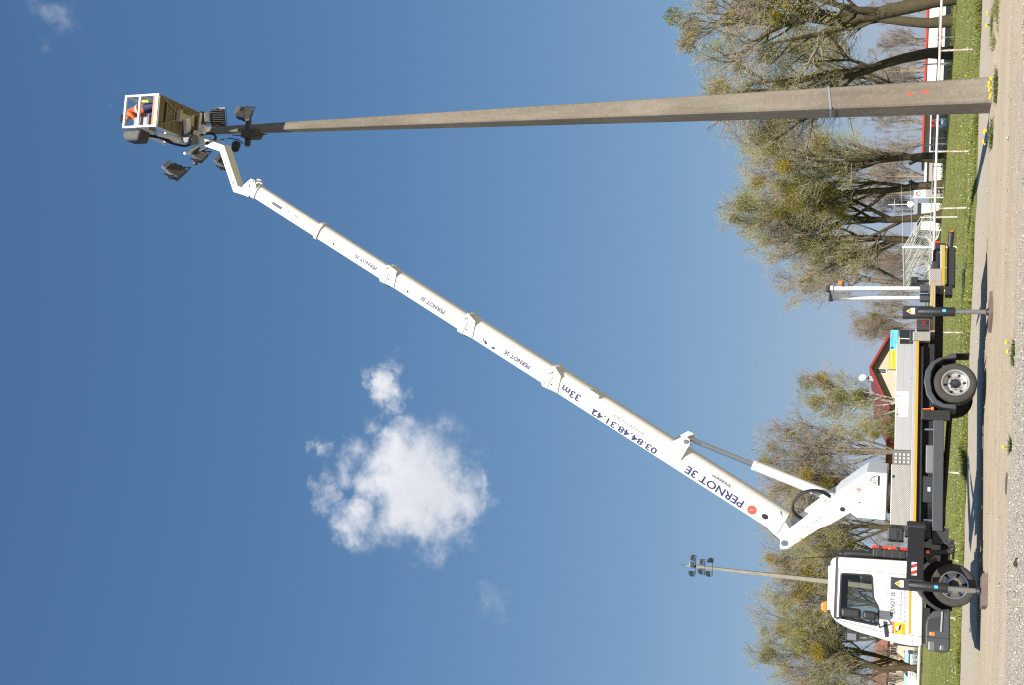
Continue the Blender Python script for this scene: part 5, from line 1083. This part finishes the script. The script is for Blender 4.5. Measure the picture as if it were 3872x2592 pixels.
# fuel station
M = T3(21.52, 147.0, -2.53) @ Matrix.Scale(1.176, 4); fs_ = empty('fuel_sign', M, 'tall fuel-station totem with a round red and blue swirl emblem', 'sign')
MB(M).box(-.43, .43, -.15, .15, 0, 4.57).build('totem', mat('totem_grey', (.30, .28, .27), .5), fs_, bevel=.05)
pn = MB(M).box(-.43, .43, -.17, -.155, 3.3, 4.55).build('face_panel', bw, fs_)
for a0_, a1_, c_, n_ in ((.6, 2.6, (.75, .03, .04), 'swirl_red'), (2.6, 4.2, (.05, .15, .60), 'swirl_blue'), (4.2, 5.4, (.85, .35, .02), 'swirl_orange'), (5.4, 6.88, (.10, .40, .70), 'swirl_sky')):
    m = MB(M); aa_ = np.linspace(a0_, a1_, 8); m.add([(.29 * math.cos(a), -.173, 4.05 + .29 * math.sin(a)) for a in aa_] + [((.10 + .10 * (i / 7)) * math.cos(a), -.173, 4.05 + (.10 + .10 * (i / 7)) * math.sin(a)) for i, a in reversed(list(enumerate(aa_)))], [list(range(16))]); m.build('emblem_swirl', mat(n_, c_, .4), pn)
text('TOTAL', 'totem_lettering', SX(M, -.32, 3.42, -.175), redp, pn, .20, .64)
text('CONTACT', 'totem_lettering', SX(M, -.30, 3.05, -.16), bw, fs_, .12, .60)
for z, s in ((2.3, '1.359'), (1.75, '1.469'), (1.35, '1.289')):
    q = MB(M).box(-.05, .40, -.165, -.15, z, z + .42).build('price_display', under, fs_); text(s, 'price_digits', SX(M, -.02, z + .1, -.168), bw, q, .20, .38)
M = T3(18.54, 149.0, -2.41) @ Matrix.Scale(1.137, 4); sb = empty('station_building', M, 'plain white station building with a grey roof band behind the net', 'building')
MB(M).box(-1.4, 1.75, 0, 6, 0, 4.15).build('wall', whitew, sb); MB(M).box(-2.4, 2.2, -.5, 6.4, 4.15, 4.6).build('roof_band', mat('roof_band_grey', (.26, .28, .33), .5), sb); MB(M).box(-.6, .2, -.03, 0, 0, 2.4).build('door', darkw, sb)
M = T3(24.68, 149.0, -2.41) @ Matrix.Scale(1.137, 4); kb = empty('station_kiosk', M, 'low white-roofed kiosk with grey walls between the fuel sign and the pole', 'kiosk')
MB(M).box(-1.15, 1.15, 0, 4, 0, 3.4).build('wall', mat('kiosk_grey', (.33, .29, .27), .7), kb); MB(M).box(-1.2, 1.25, -.3, 4.2, 3.3, 3.55).build('roof', whitew, kb); MB(M).box(-1.2, 1.2, -.5, -.3, 1.6, 2.5).build('fascia', whitew, kb)
M = T3(20.7, 151, 2.7); ae = empty('television_aerial', M, 'white satellite dish on a slim aerial mast above the station', 'aerial')
MB(M).tube([(0, 0, -4.6), (0, 0, 3.4)], .05, 6).build('mast', frame_w, ae); MB(M).lathe([(.42, .1), (.25, .02), (.001, 0)], (0, -.15, .55), (-.1, -1, .3), 18).build('dish', white, ae, smooth=True); MB(M).bar((-.7, 0, 2.6), (.7, 0, 2.6), .04, .04).build('yagi', frame_w, ae)
M = T3(21.9, 105, -.44); fp_ = empty('fuel_pump', M, 'blue and white fuel pump with a red top close beside the concrete pole', 'pump')
MB(M).box(-.42, .42, -.25, .25, 0, 1.15).build('cabinet', mat('pump_blue', (.12, .27, .52), .45, col2=(.5, .58, .68), vscale=3, contrast=2), fp_, bevel=.03); MB(M).box(-.45, .45, -.28, .28, 1.15, 1.45).build('top', mat('pump_red', (.62, .04, .03), .4), fp_, bevel=.03); MB(M).box(-.25, .25, -.27, -.25, .65, 1.0).build('display', darkw, fp_)
M = T3(26.2, 80, -.42); rk = empty('white_boulder', M, 'small white painted stone at the far edge of the grass', 'stone')
m = MB(M); m.sphere((0, 0, .16), .28, 12, 8, (1.5, .8, .75)); m.v = [(v[0] * (1 + .15 * math.sin(7 * v[1])), v[1], v[2] * (1 + .2 * math.sin(5 * v[0]))) for v in m.v]; m.build('stone', mat('whitewash', (.78, .77, .74), .8, var=.1), rk, smooth=True)
for dz, lab in ((0., 'upper thin cable strung between the trees near the pole'), (-.75, 'lower thin cable strung between the trees near the pole')):
    pts = [(27 - i * 1.4, 99, 4.6 + dz - .205 * i + .006 * i * i) for i in range(13)]
    tag(MB().tube(pts, .014, 4).build('overhead_cable', mat('cable_grey', (.45, .44, .42), .6)), lab, 'cable', 'cables between the trees')

# ---------------------------------------------------------------- trees
bark = mat('dark_mossy_bark', (.050, .036, .024), .95, col2=(.085, .068, .030), vscale=3.5, bump=.6, bscale=14)
bark2 = mat('grey_bark', (.20, .165, .13), .95, col2=(.12, .092, .065), vscale=4, bump=.5, bscale=14)
branchm = mat('branch_brown', (.095, .073, .05), .95, col2=(.06, .046, .032), vscale=3)
birch = mat('pale_birch_bark', (.42, .39, .33), .9, col2=(.13, .11, .09), vscale=4, contrast=1.6)
twig = mat('twig_grey_brown', (.38, .315, .255), .95, col2=(.26, .205, .16), vscale=.8)
def leaf_mat(name, c, c2, tr=.35):
    m = bpy.data.materials.new(name); m.use_nodes = True; t = m.node_tree; t.nodes.clear(); o = t.nodes.new('ShaderNodeOutputMaterial'); mx_ = t.nodes.new('ShaderNodeMixShader'); d = t.nodes.new('ShaderNodeBsdfDiffuse'); r = t.nodes.new('ShaderNodeBsdfTranslucent')
    co = t.nodes.new('ShaderNodeTexCoord').outputs['Object']; cl = ramp(t, noise(t, co, 1.1, 3, .6), [(.35, c2), (.65, c)])
    t.links.new(cl, d.inputs[0]); t.links.new(cl, r.inputs[0]); mx_.inputs[0].default_value = tr
    t.links.new(d.outputs[0], mx_.inputs[1]); t.links.new(r.outputs[0], mx_.inputs[2]); t.links.new(mx_.outputs[0], o.inputs[0]); return m
leafm = leaf_mat('young_leaves', (.48, .52, .075), (.34, .38, .05)); mistm = leaf_mat('mistletoe', (.27, .24, .04), (.16, .155, .03)); mistm2 = leaf_mat('mistletoe_golden', (.46, .33, .035), (.28, .23, .03))
def frusta(S, n):
    """S: (k, 8) rows p0 p1 r0 r1 -> n-sided tapered tubes"""
    S = np.asarray(S, float); p0, p1, r0, r1 = S[:, :3], S[:, 3:6], S[:, 6], S[:, 7]; d = p1 - p0; d /= np.linalg.norm(d, axis=1, keepdims=True) + 1e-9
    h = np.where(np.abs(d[:, 2:3]) < .9, np.array([[0, 0, 1.]]), np.array([[1., 0, 0]])); e1 = np.cross(d, h); e1 /= np.linalg.norm(e1, axis=1, keepdims=True); e2 = np.cross(d, e1)
    a = np.arange(n) * 2 * np.pi / n; ring = np.cos(a)[None, :, None] * e1[:, None] + np.sin(a)[None, :, None] * e2[:, None]
    V = np.concatenate([p0[:, None] + ring * r0[:, None, None], p1[:, None] + ring * r1[:, None, None]], 1).reshape(-1, 3)
    j = np.arange(n); q = np.stack([j, (j + 1) % n, n + (j + 1) % n, n + j], -1)
    return V, (q[None] + (2 * n) * np.arange(len(S))[:, None, None]).reshape(-1, 4)
def polytubes(paths, n):
    """continuous tapered tubes: each path is (points, radii)"""
    Vs, Fs, o = [], [], 0; a = [2 * math.pi * j / n for j in range(n)]
    for pts, rs in paths:
        k = len(pts); ref = None
        for i in range(k):
            d = (pts[min(i + 1, k - 1)] - pts[max(i - 1, 0)]).normalized(); ref = d.orthogonal().normalized() if ref is None else (ref - d * ref.dot(d)).normalized(); b_ = d.cross(ref)
            Vs += [tuple(pts[i] + (ref * math.cos(t) + b_ * math.sin(t)) * rs[i]) for t in a]
        Fs += [(o + i * n + j, o + i * n + (j + 1) % n, o + (i + 1) * n + (j + 1) % n, o + (i + 1) * n + j) for i in range(k - 1) for j in range(n)]; o += k * n
    return np.array(Vs), np.array(Fs)
def gen_tree(seed, H, r0, trunk=None, spread=1.0, nch=(10, 10, 9, 7), upright=.5, clear=.30, leafy=.5, mist=4, dens=1.0, env=None):
    rg = random.Random(seed); segs = [[] for _ in range(5)]; paths = [[] for _ in range(5)]; tips = []; mids = []
    def rv(): 
        return Vector((rg.gauss(0, 1), rg.gauss(0, 1), rg.gauss(0, 1)))
    LEN = [0, H * .56, H * .21, H * .10, H * .055]; WOB = [.10, .16, .20, .24, .28]; UP = [.0, .15 * upright, .09 * upright, .06 * upright, .04 * upright]; NS_ = [0, 10, 5, 4, 2]; ANG = [0, 50, 44, 42, 42]
    ec = env or (0, 0, H * .60, H * .36, H * .42)
    def outside(p): return ((p.x - ec[0]) ** 2 + (p.y - ec[1]) ** 2) / ec[3] ** 2 + ((p.z - ec[2]) / ec[4]) ** 2 > rg.uniform(.8, 1.15)
    def grow(p, d, L, r, lv):
        n = NS_[lv]; st = L / n; pts = [p.copy()]; rs_ = [r]; ds = [d]
        for i in range(n):
            d = (d + rv() * WOB[lv] * .55 + Vector((0, 0, UP[lv]))).normalized(); p = p + d * st * rg.uniform(.85, 1.15); rr = max(.011, r * (1 - .82 * (i + 1) / n))
            segs[lv].append((*pts[-1], *p, rs_[-1], rr)); pts.append(p); rs_.append(rr); ds.append(d)
            if outside(p): break
        paths[lv].append((pts, rs_))
        if lv < 4 and len(pts) > 2: kids(pts, rs_, ds, lv, L)
        if lv >= 3: tips.append(p)
        if lv in (2, 3): mids.append(pts[len(pts) // 2])
    def kids(pts, rs_, ds, lv, L):
        n = len(pts) - 1; k = max(2, int(round(nch[lv] * rg.uniform(.8, 1.2) * (dens if lv >= 2 else 1)))); t0 = clear if lv == 0 else .18
        for c in range(k):
            t = t0 + (1 - t0) * (c + rg.random() * .8) / k; t = min(t, .999); i = min(int(t * n), n - 1); f = t * n - i
            p = pts[i].lerp(pts[i + 1], f); d = ds[i + 1]; r_ = rs_[i] + (rs_[i + 1] - rs_[i]) * f
            ax = d.orthogonal().normalized(); ax.rotate(Matrix.Rotation(rg.uniform(0, 2 * math.pi), 3, d)); an = rad(ANG[lv + 1] * rg.uniform(.55, 1.25)) * (1 - .35 * t if lv == 0 else 1) * spread
            nd = d.copy(); nd.rotate(Matrix.Rotation(an, 3, ax)); 
            if lv == 0: nd = (nd + Vector((0, 0, .25 * upright))).normalized()
            Lc = LEN[lv + 1] * rg.uniform(.65, 1.15) * ((1.05 - .45 * t) if lv == 0 else (1.1 - .55 * t))
            grow(p, nd, Lc, max(.012, r_ * rg.uniform(.45, .68)), lv + 1)
    if trunk is None:
        trunk = [Vector((0, 0, -.3))]; d = Vector((rg.gauss(0, .06), rg.gauss(0, .06), 1)).normalized()
        for i in range(9): d = (d + Vector((rg.gauss(0, .09), rg.gauss(0, .09), .12))).normalized(); trunk.append(trunk[-1] + d * (H * .56 / 9))
    trunk = [Vector(p) for p in trunk]; n = len(trunk) - 1
    rs_ = [r0 * (1.28 if i == 0 else 1) * (1 - .72 * i / n) for i in range(n + 1)]; ds = [(trunk[min(i + 1, n)] - trunk[max(i - 1, 0)]).normalized() for i in range(n + 1)]
    for i in range(n): segs[0].append((*trunk[i], *trunk[i + 1], rs_[i], rs_[i + 1]))
    kids(trunk, rs_, ds, 0, H)
    nr = np.random.default_rng(seed); out = {}
    V0, F0 = polytubes([(trunk, rs_)] + paths[1], 8); V1, F1 = polytubes(paths[2], 5); V2, F2 = frusta(segs[3] + segs[4], 3)
    out['trunk'] = (V0, F0); out['branches'] = (V1, F1); out['twigs'] = (V2, F2)
    tp = np.array([tuple(v) for v in tips]); zmax = tp[:, 2].max()
    # young leaves: tufts near twig tips, thicker low and inside the crown where they catch the eye
    if leafy > 0:
        cl = np.array([mnoise.noise(tuple(v * .33)) for v in tp]); pr = np.clip(.85 * leafy * (1.0 - .75 * (tp[:, 2] / zmax) ** 2) + cl * 1.3 * leafy, 0, 1); src = tp[nr.random(len(tp)) < pr]
        k = 7; c = np.repeat(src, k, 0) + nr.normal(0, .26, (len(src) * k, 3)); s = nr.uniform(.035, .085, len(c)); a = nr.normal(0, 1, (len(c), 3)); b_ = nr.normal(0, 1, (len(c), 3)); a /= np.linalg.norm(a, axis=1, keepdims=True); b_ /= np.linalg.norm(b_, axis=1, keepdims=True)
        V = np.stack([c - a * s[:, None], c + b_ * s[:, None] * .7, c + a * s[:, None]], 1).reshape(-1, 3); out['crown'] = (V, np.arange(len(V)).reshape(-1, 3))
    ml = []
    for q in rg.sample([q for q in mids if q.z > H * .42], mist):
        R_ = rg.uniform(.38, .85); k = int(560 * (R_ / .55) ** 2); d = nr.normal(0, 1, (k, 3)); d /= np.linalg.norm(d, axis=1, keepdims=True); rr = R_ * nr.random(k) ** .42
        c = np.array(tuple(q)) + d * rr[:, None] * (1 + .25 * nr.random((k, 1))); s = nr.uniform(.04, .09, k); a = d + nr.normal(0, .5, (k, 3)); a /= np.linalg.norm(a, axis=1, keepdims=True); b_ = np.cross(a, nr.normal(0, 1, (k, 3))); b_ /= np.linalg.norm(b_, axis=1, keepdims=True) + 1e-9
        V = np.stack([c - b_ * s[:, None] * .5, c + b_ * s[:, None] * .5, c + a * s[:, None] * 1.8], 1).reshape(-1, 3); ml.append((V, np.arange(len(V)).reshape(-1, 3), rg.random()))
    out['mist'] = ml; return out
def plant_tree(name, T, M, label, bk=None, tw=None, group='trees beyond the field'):
    o = empty(name, M, label, 'tree', group)
    raw('trunk', *T['trunk'], bk or bark, o, smooth=True); raw('branches', *T['branches'], bk or branchm, o, 'stuff'); raw('twigs', *T['twigs'], tw or twig, o, 'stuff')
    if 'crown' in T: raw('crown', *T['crown'], leafm, o, 'stuff')
    for V, F, r_ in T['mist']: raw('mistletoe', V, F, mistm2 if r_ < .5 else mistm, o, 'stuff')
    return o
def reuse(o, M, label):
    c = copy_tree(o); c.matrix_world = M; c['label'] = label; return c
def TZ(x, y, rz=0, s=1., lean=0.):
    s *= 1.13 if y > 100 else .98
    return T3(x, y, -.42, rad(rz)) @ Matrix.Rotation(rad(lean), 4, 'Y') @ Matrix.Scale(s, 4)
# right-hand pair of old trees: trunk paths follow the bends seen in the photograph
tA = plant_tree('gnarled_tree', gen_tree(11, 19, .62, trunk=[(0, 0, -.4), (-.35, 0, 1.6), (-.65, .1, 3.2), (-.95, .1, 5.0), (-1.2, .2, 6.8), (-1.15, .3, 8.4), (-.8, .3, 10.0), (-1.0, .2, 11.8), (-.9, .1, 13.6), (-.6, 0, 15.2)], spread=1.1, clear=.30, leafy=.95, mist=12, env=(-.9, 0, 11.8, 7.0, 7.4), nch=(11, 9, 6, 6)), TZ(24.3, 75), 'thickest dark-trunked tree, at the edge of the photo beyond the concrete pole')
tB = plant_tree('gnarled_tree', gen_tree(23, 19, .45, trunk=[(0, 0, -.4), (.15, 0, 1.8), (-.1, .1, 3.6), (-.5, .1, 5.2), (-1.0, .1, 6.6), (-1.25, .2, 8.2), (-1.1, .2, 10), (-1.5, .1, 11.8), (-1.3, 0, 14), (-1.5, 0, 15.6)], spread=1.1, clear=.28, leafy=.85, mist=9, env=(-1.3, 0, 11.6, 6.0, 7.4), nch=(9, 10, 8, 6)), TZ(22.7, 84), 'crooked ivy-coated tree before the lettered garage wall')
tC = plant_tree('tall_tree', gen_tree(37, 19.5, .34, spread=.85, clear=.13, leafy=1.0, mist=10, upright=.8, nch=(12, 9, 6, 6)), TZ(19.6, 108), 'leafy mistletoe-hung tree between the concrete pole and the kiosk')
tD = plant_tree('tall_tree', gen_tree(41, 20.5, .40, spread=.85, clear=.15, leafy=1.0, mist=12, upright=.8, nch=(12, 9, 6, 6)), TZ(17.2, 112), 'tall mistletoe-laden tree standing just behind the fuel sign')
tE = plant_tree('tall_tree', gen_tree(53, 20.5, .42, spread=.9, clear=.18, leafy=.95, mist=9, upright=.85, nch=(12, 9, 6, 6)), TZ(14.6, 114), 'tall dark tree before the plain white station building')
tF = plant_tree('forked_tree', gen_tree(67, 19.5, .40, spread=1.0, clear=.16, leafy=.6, mist=5, upright=.7, nch=(11, 9, 6, 6)), TZ(11.8, 118), 'forked tree with few leaves behind the football net')
tG = plant_tree('bare_tree', gen_tree(79, 19, .36, spread=1.0, clear=.12, leafy=.2, mist=3, upright=.85, nch=(12, 9, 6, 6)), TZ(8.6, 132), 'bare twiggy tree behind the goal posts', bk=bark2)
tH = plant_tree('birch_tree', gen_tree(83, 15.5, .24, spread=.9, clear=.12, leafy=1.0, mist=9, upright=.6, nch=(11, 8, 7, 5)), TZ(-5.4, 125), 'pale-trunked tree with mistletoe in front of the red-roofed house', bk=birch)
tI = plant_tree('bare_tree', gen_tree(97, 20, .40, spread=.95, clear=.10, leafy=.25, mist=4, upright=1.0, nch=(13, 10, 6, 6)), TZ(-11.9, 140), 'wide bare tree before the orange brick annex', bk=bark2)
reuse(tH, TZ(-8.6, 138, 100, .62), 'low leafy tree before the red roof, beside the orange brick annex')
reuse(tF, TZ(22.6, 93, 150, .95), 'dark tree mostly hidden behind the concrete pole')
reuse(tE, TZ(20.9, 118, 70, .95), 'leafy tree close behind the concrete pole on the truck side')
reuse(tB, TZ(27.6, 92, 200, 1.02), 'tree standing behind the thickest dark trunk')
reuse(tI, TZ(-15.6, 142, 120, .97), 'bare tree behind the ram and the hydraulic hoses')
reuse(tI, TZ(-19.2, 146, 240, 1.0), 'bare tree behind the turret and lower arm')
reuse(tE, TZ(-22.8, 145, 200, .97), 'mossy tree between the lower arm and the toolbox')
reuse(tD, TZ(-26.4, 148, 100, .97), 'green-flecked tree behind the red-lidded toolbox')
reuse(tI, TZ(-29.6, 152, 60, 1.0), 'bare tree between the toolbox and the distant floodlight mast')
reuse(tC, TZ(-32.4, 150, 200, 1.0), 'leafy tree directly behind the distant floodlight mast')
reuse(tC, TZ(-35.4, 150, 140, 1.10), 'tall tree straight behind the amber beacon on the cab')
reuse(tD, TZ(-38.8, 153, 250, 1.10), 'tallest mistletoe-flecked tree behind the windscreen')
reuse(tE, TZ(-41.6, 151, 320, 1.04, 2), 'dark-trunked tree nearest the cab front')
reuse(tF, TZ(-44.2, 158, 30, 1.0, 6), 'leaning tree in front of the cream house')
reuse(tI, TZ(-47.6, 160, 80, .92), 'grey-trunked tree before the terracotta roof')
reuse(tC, TZ(-49.3, 154, 10, .86), 'leafy tree farthest from the cab, before the cream house')
reuse(tG, TZ(5.8, 165, 20, .62), 'small bare tree between the boom rest and the rear jack')
reuse(tI, TZ(3.9, 166, 190, .55), 'smallest bare tree beside the billboard')
reuse(tI, TZ(16.4, 186, 300, 1.0), 'bare tree far behind the station building')
reuse(tG, TZ(27.5, 186, 40, 1.0), 'bare tree behind the kiosk')
# far wood reading as one mass behind the row
rngw = np.random.default_rng(3); src = gen_tree(5, 13, .2, spread=.75, clear=.12, leafy=0, mist=0, upright=.9, nch=(10, 6, 5, 4)); VV, FF3, FF4 = [], [], []; off = 0
parts = [src['trunk'], src['branches'], src['twigs']]
for i in range(38):
    x = rngw.uniform(12, 56) if i < 28 else rngw.uniform(-105, 14); y = 168 + rngw.uniform(0, 40) + (50 if x < 0 else 0); s = rngw.uniform(.9, 1.3); a = rngw.uniform(0, 6.28); Rm = np.array([[math.cos(a), -math.sin(a), 0], [math.sin(a), math.cos(a), 0], [0, 0, 1]])
    for V, F in parts: VV.append(V @ Rm.T * s + np.array([x, y, -2.1])); FF4.append(F + off); off += len(V)
tag(raw('woodland', np.concatenate(VV), np.concatenate(FF4), mat('far_twigs', (.26, .21, .165), .95)), 'bare far-off wood behind the row of trees', 'wood', kind='stuff')
# undergrowth along the far edge
n = 70000; t_ = rngw.random(n); xx = 46 - 120 * t_; ye = far_edge(xx) + 7 + rngw.normal(0, 2.5, n); hb = np.array([max(0., .9 + 1.6 * mnoise.noise((x * .22, 1.3, 0)) + .8 * mnoise.noise((x * .9, 4.3, 0))) for x in xx]); hb = hb * np.where(xx > 8, .28, .7)
zz = -1.2 + rngw.random(n) ** 1.3 * (hb + .9); P_ = np.stack([xx, ye, zz], -1); s = rngw.uniform(.05, .14, n); a = rngw.normal(0, 1, (n, 3)); a /= np.linalg.norm(a, axis=1, keepdims=True); b_ = rngw.normal(0, 1, (n, 3)); b_ /= np.linalg.norm(b_, axis=1, keepdims=True)
V = np.stack([P_ - a * s[:, None], P_ + b_ * s[:, None], P_ + a * s[:, None]], 1).reshape(-1, 3)
tag(raw('undergrowth', V, np.arange(len(V)).reshape(-1, 3), leaf_mat('undergrowth_leaves', (.20, .20, .07), (.12, .11, .05))), 'scrubby undergrowth along the far edge of the field', 'undergrowth', kind='stuff')

# ---------------------------------------------------------------- dandelion clumps, stones and litter on the lot
yel = mat('dandelion_yellow', (.8, .47, .01)); lv_ = mat('dandelion_leaf', (.10, .135, .03), .7, col2=(.06, .09, .02), vscale=20)
def clump(x, y, r_, heads, lab, seed):
    M = T3(x, y, gz1(x, y)); o = empty('dandelion_clump', M, lab, 'dandelion', 'dandelions on the lot'); rg = np.random.default_rng(seed); n_ = int(260 * r_ / .25)
    a = rg.uniform(0, 6.28, n_); rr = r_ * np.sqrt(rg.random(n_)); V, F = scatter_tris(np.stack([rr * np.cos(a), rr * np.sin(a) * .7, np.zeros(n_)], -1), rg.uniform(.02, .075, n_), .018, 1.6, rg); raw('leaves', V, F, lv_, o, 'stuff')
    for _ in range(heads):
        a = rg.uniform(0, 6.28); q = r_ * .8 * math.sqrt(rg.random()); h_ = rg.uniform(.08, .15); px_, py_ = q * math.cos(a), q * math.sin(a) * .7
        hd = MB(M).lathe([(.008, -.02), (.026, -.005), (.030, .006), (.016, .016), (.001, .018)], (px_, py_, h_), (rg.normal(0, .3), -.5, 1), 9).build('flower_head', yel, o); MB(M).tube([(px_ * .9, py_ * .9, 0), (px_, py_, h_)], .004, 4).build('stem', lv_, hd)
clump(5.05, 21.15, .30, 11, 'big dandelion clump in bloom at the foot of the concrete pole', 1)
clump(4.28, 21.75, .26, 6, 'smaller dandelion clump in bloom on the truck side of the pole foot', 2)
clump(6.9, 23.4, .30, 5, 'dandelion clump on the verge beyond the concrete pole', 3)
clump(.12, 16.0, .17, 2, 'small clump with two yellow dandelions in the gravel', 4)
clump(-1.15, 15.6, .07, 1, 'single tiny dandelion plant in the gravel before the side guard', 5)
M = T3(-1.75, 16.4, gz1(-1.75, 16.4)); o = empty('dark_flat_stone', M, 'dark flat stone lying in the gravel below the turret', 'stone'); m = MB(M); m.sphere((0, 0, .006), .09, 12, 6, (1.9, .6, .2)); m.v = [(v[0], v[1] * (1 + .3 * math.sin(9 * v[0])), v[2]) for v in m.v]; m.build('stone', mat('dark_stone', (.10, .085, .08), .9, var=.3), o, smooth=True)
M = T3(-2.45, 14.0, gz1(-2.45, 14)); o = empty('dark_clod', M, 'small dark clod of earth in the near gravel', 'clod'); m = MB(M); m.sphere((0, 0, .02), .04, 10, 6, (1.1, .8, .9)); m.sphere((.05, .02, .012), .024, 8, 5); m.build('clod', mat('dark_earth', (.05, .035, .03), .95, var=.3), o, smooth=True)
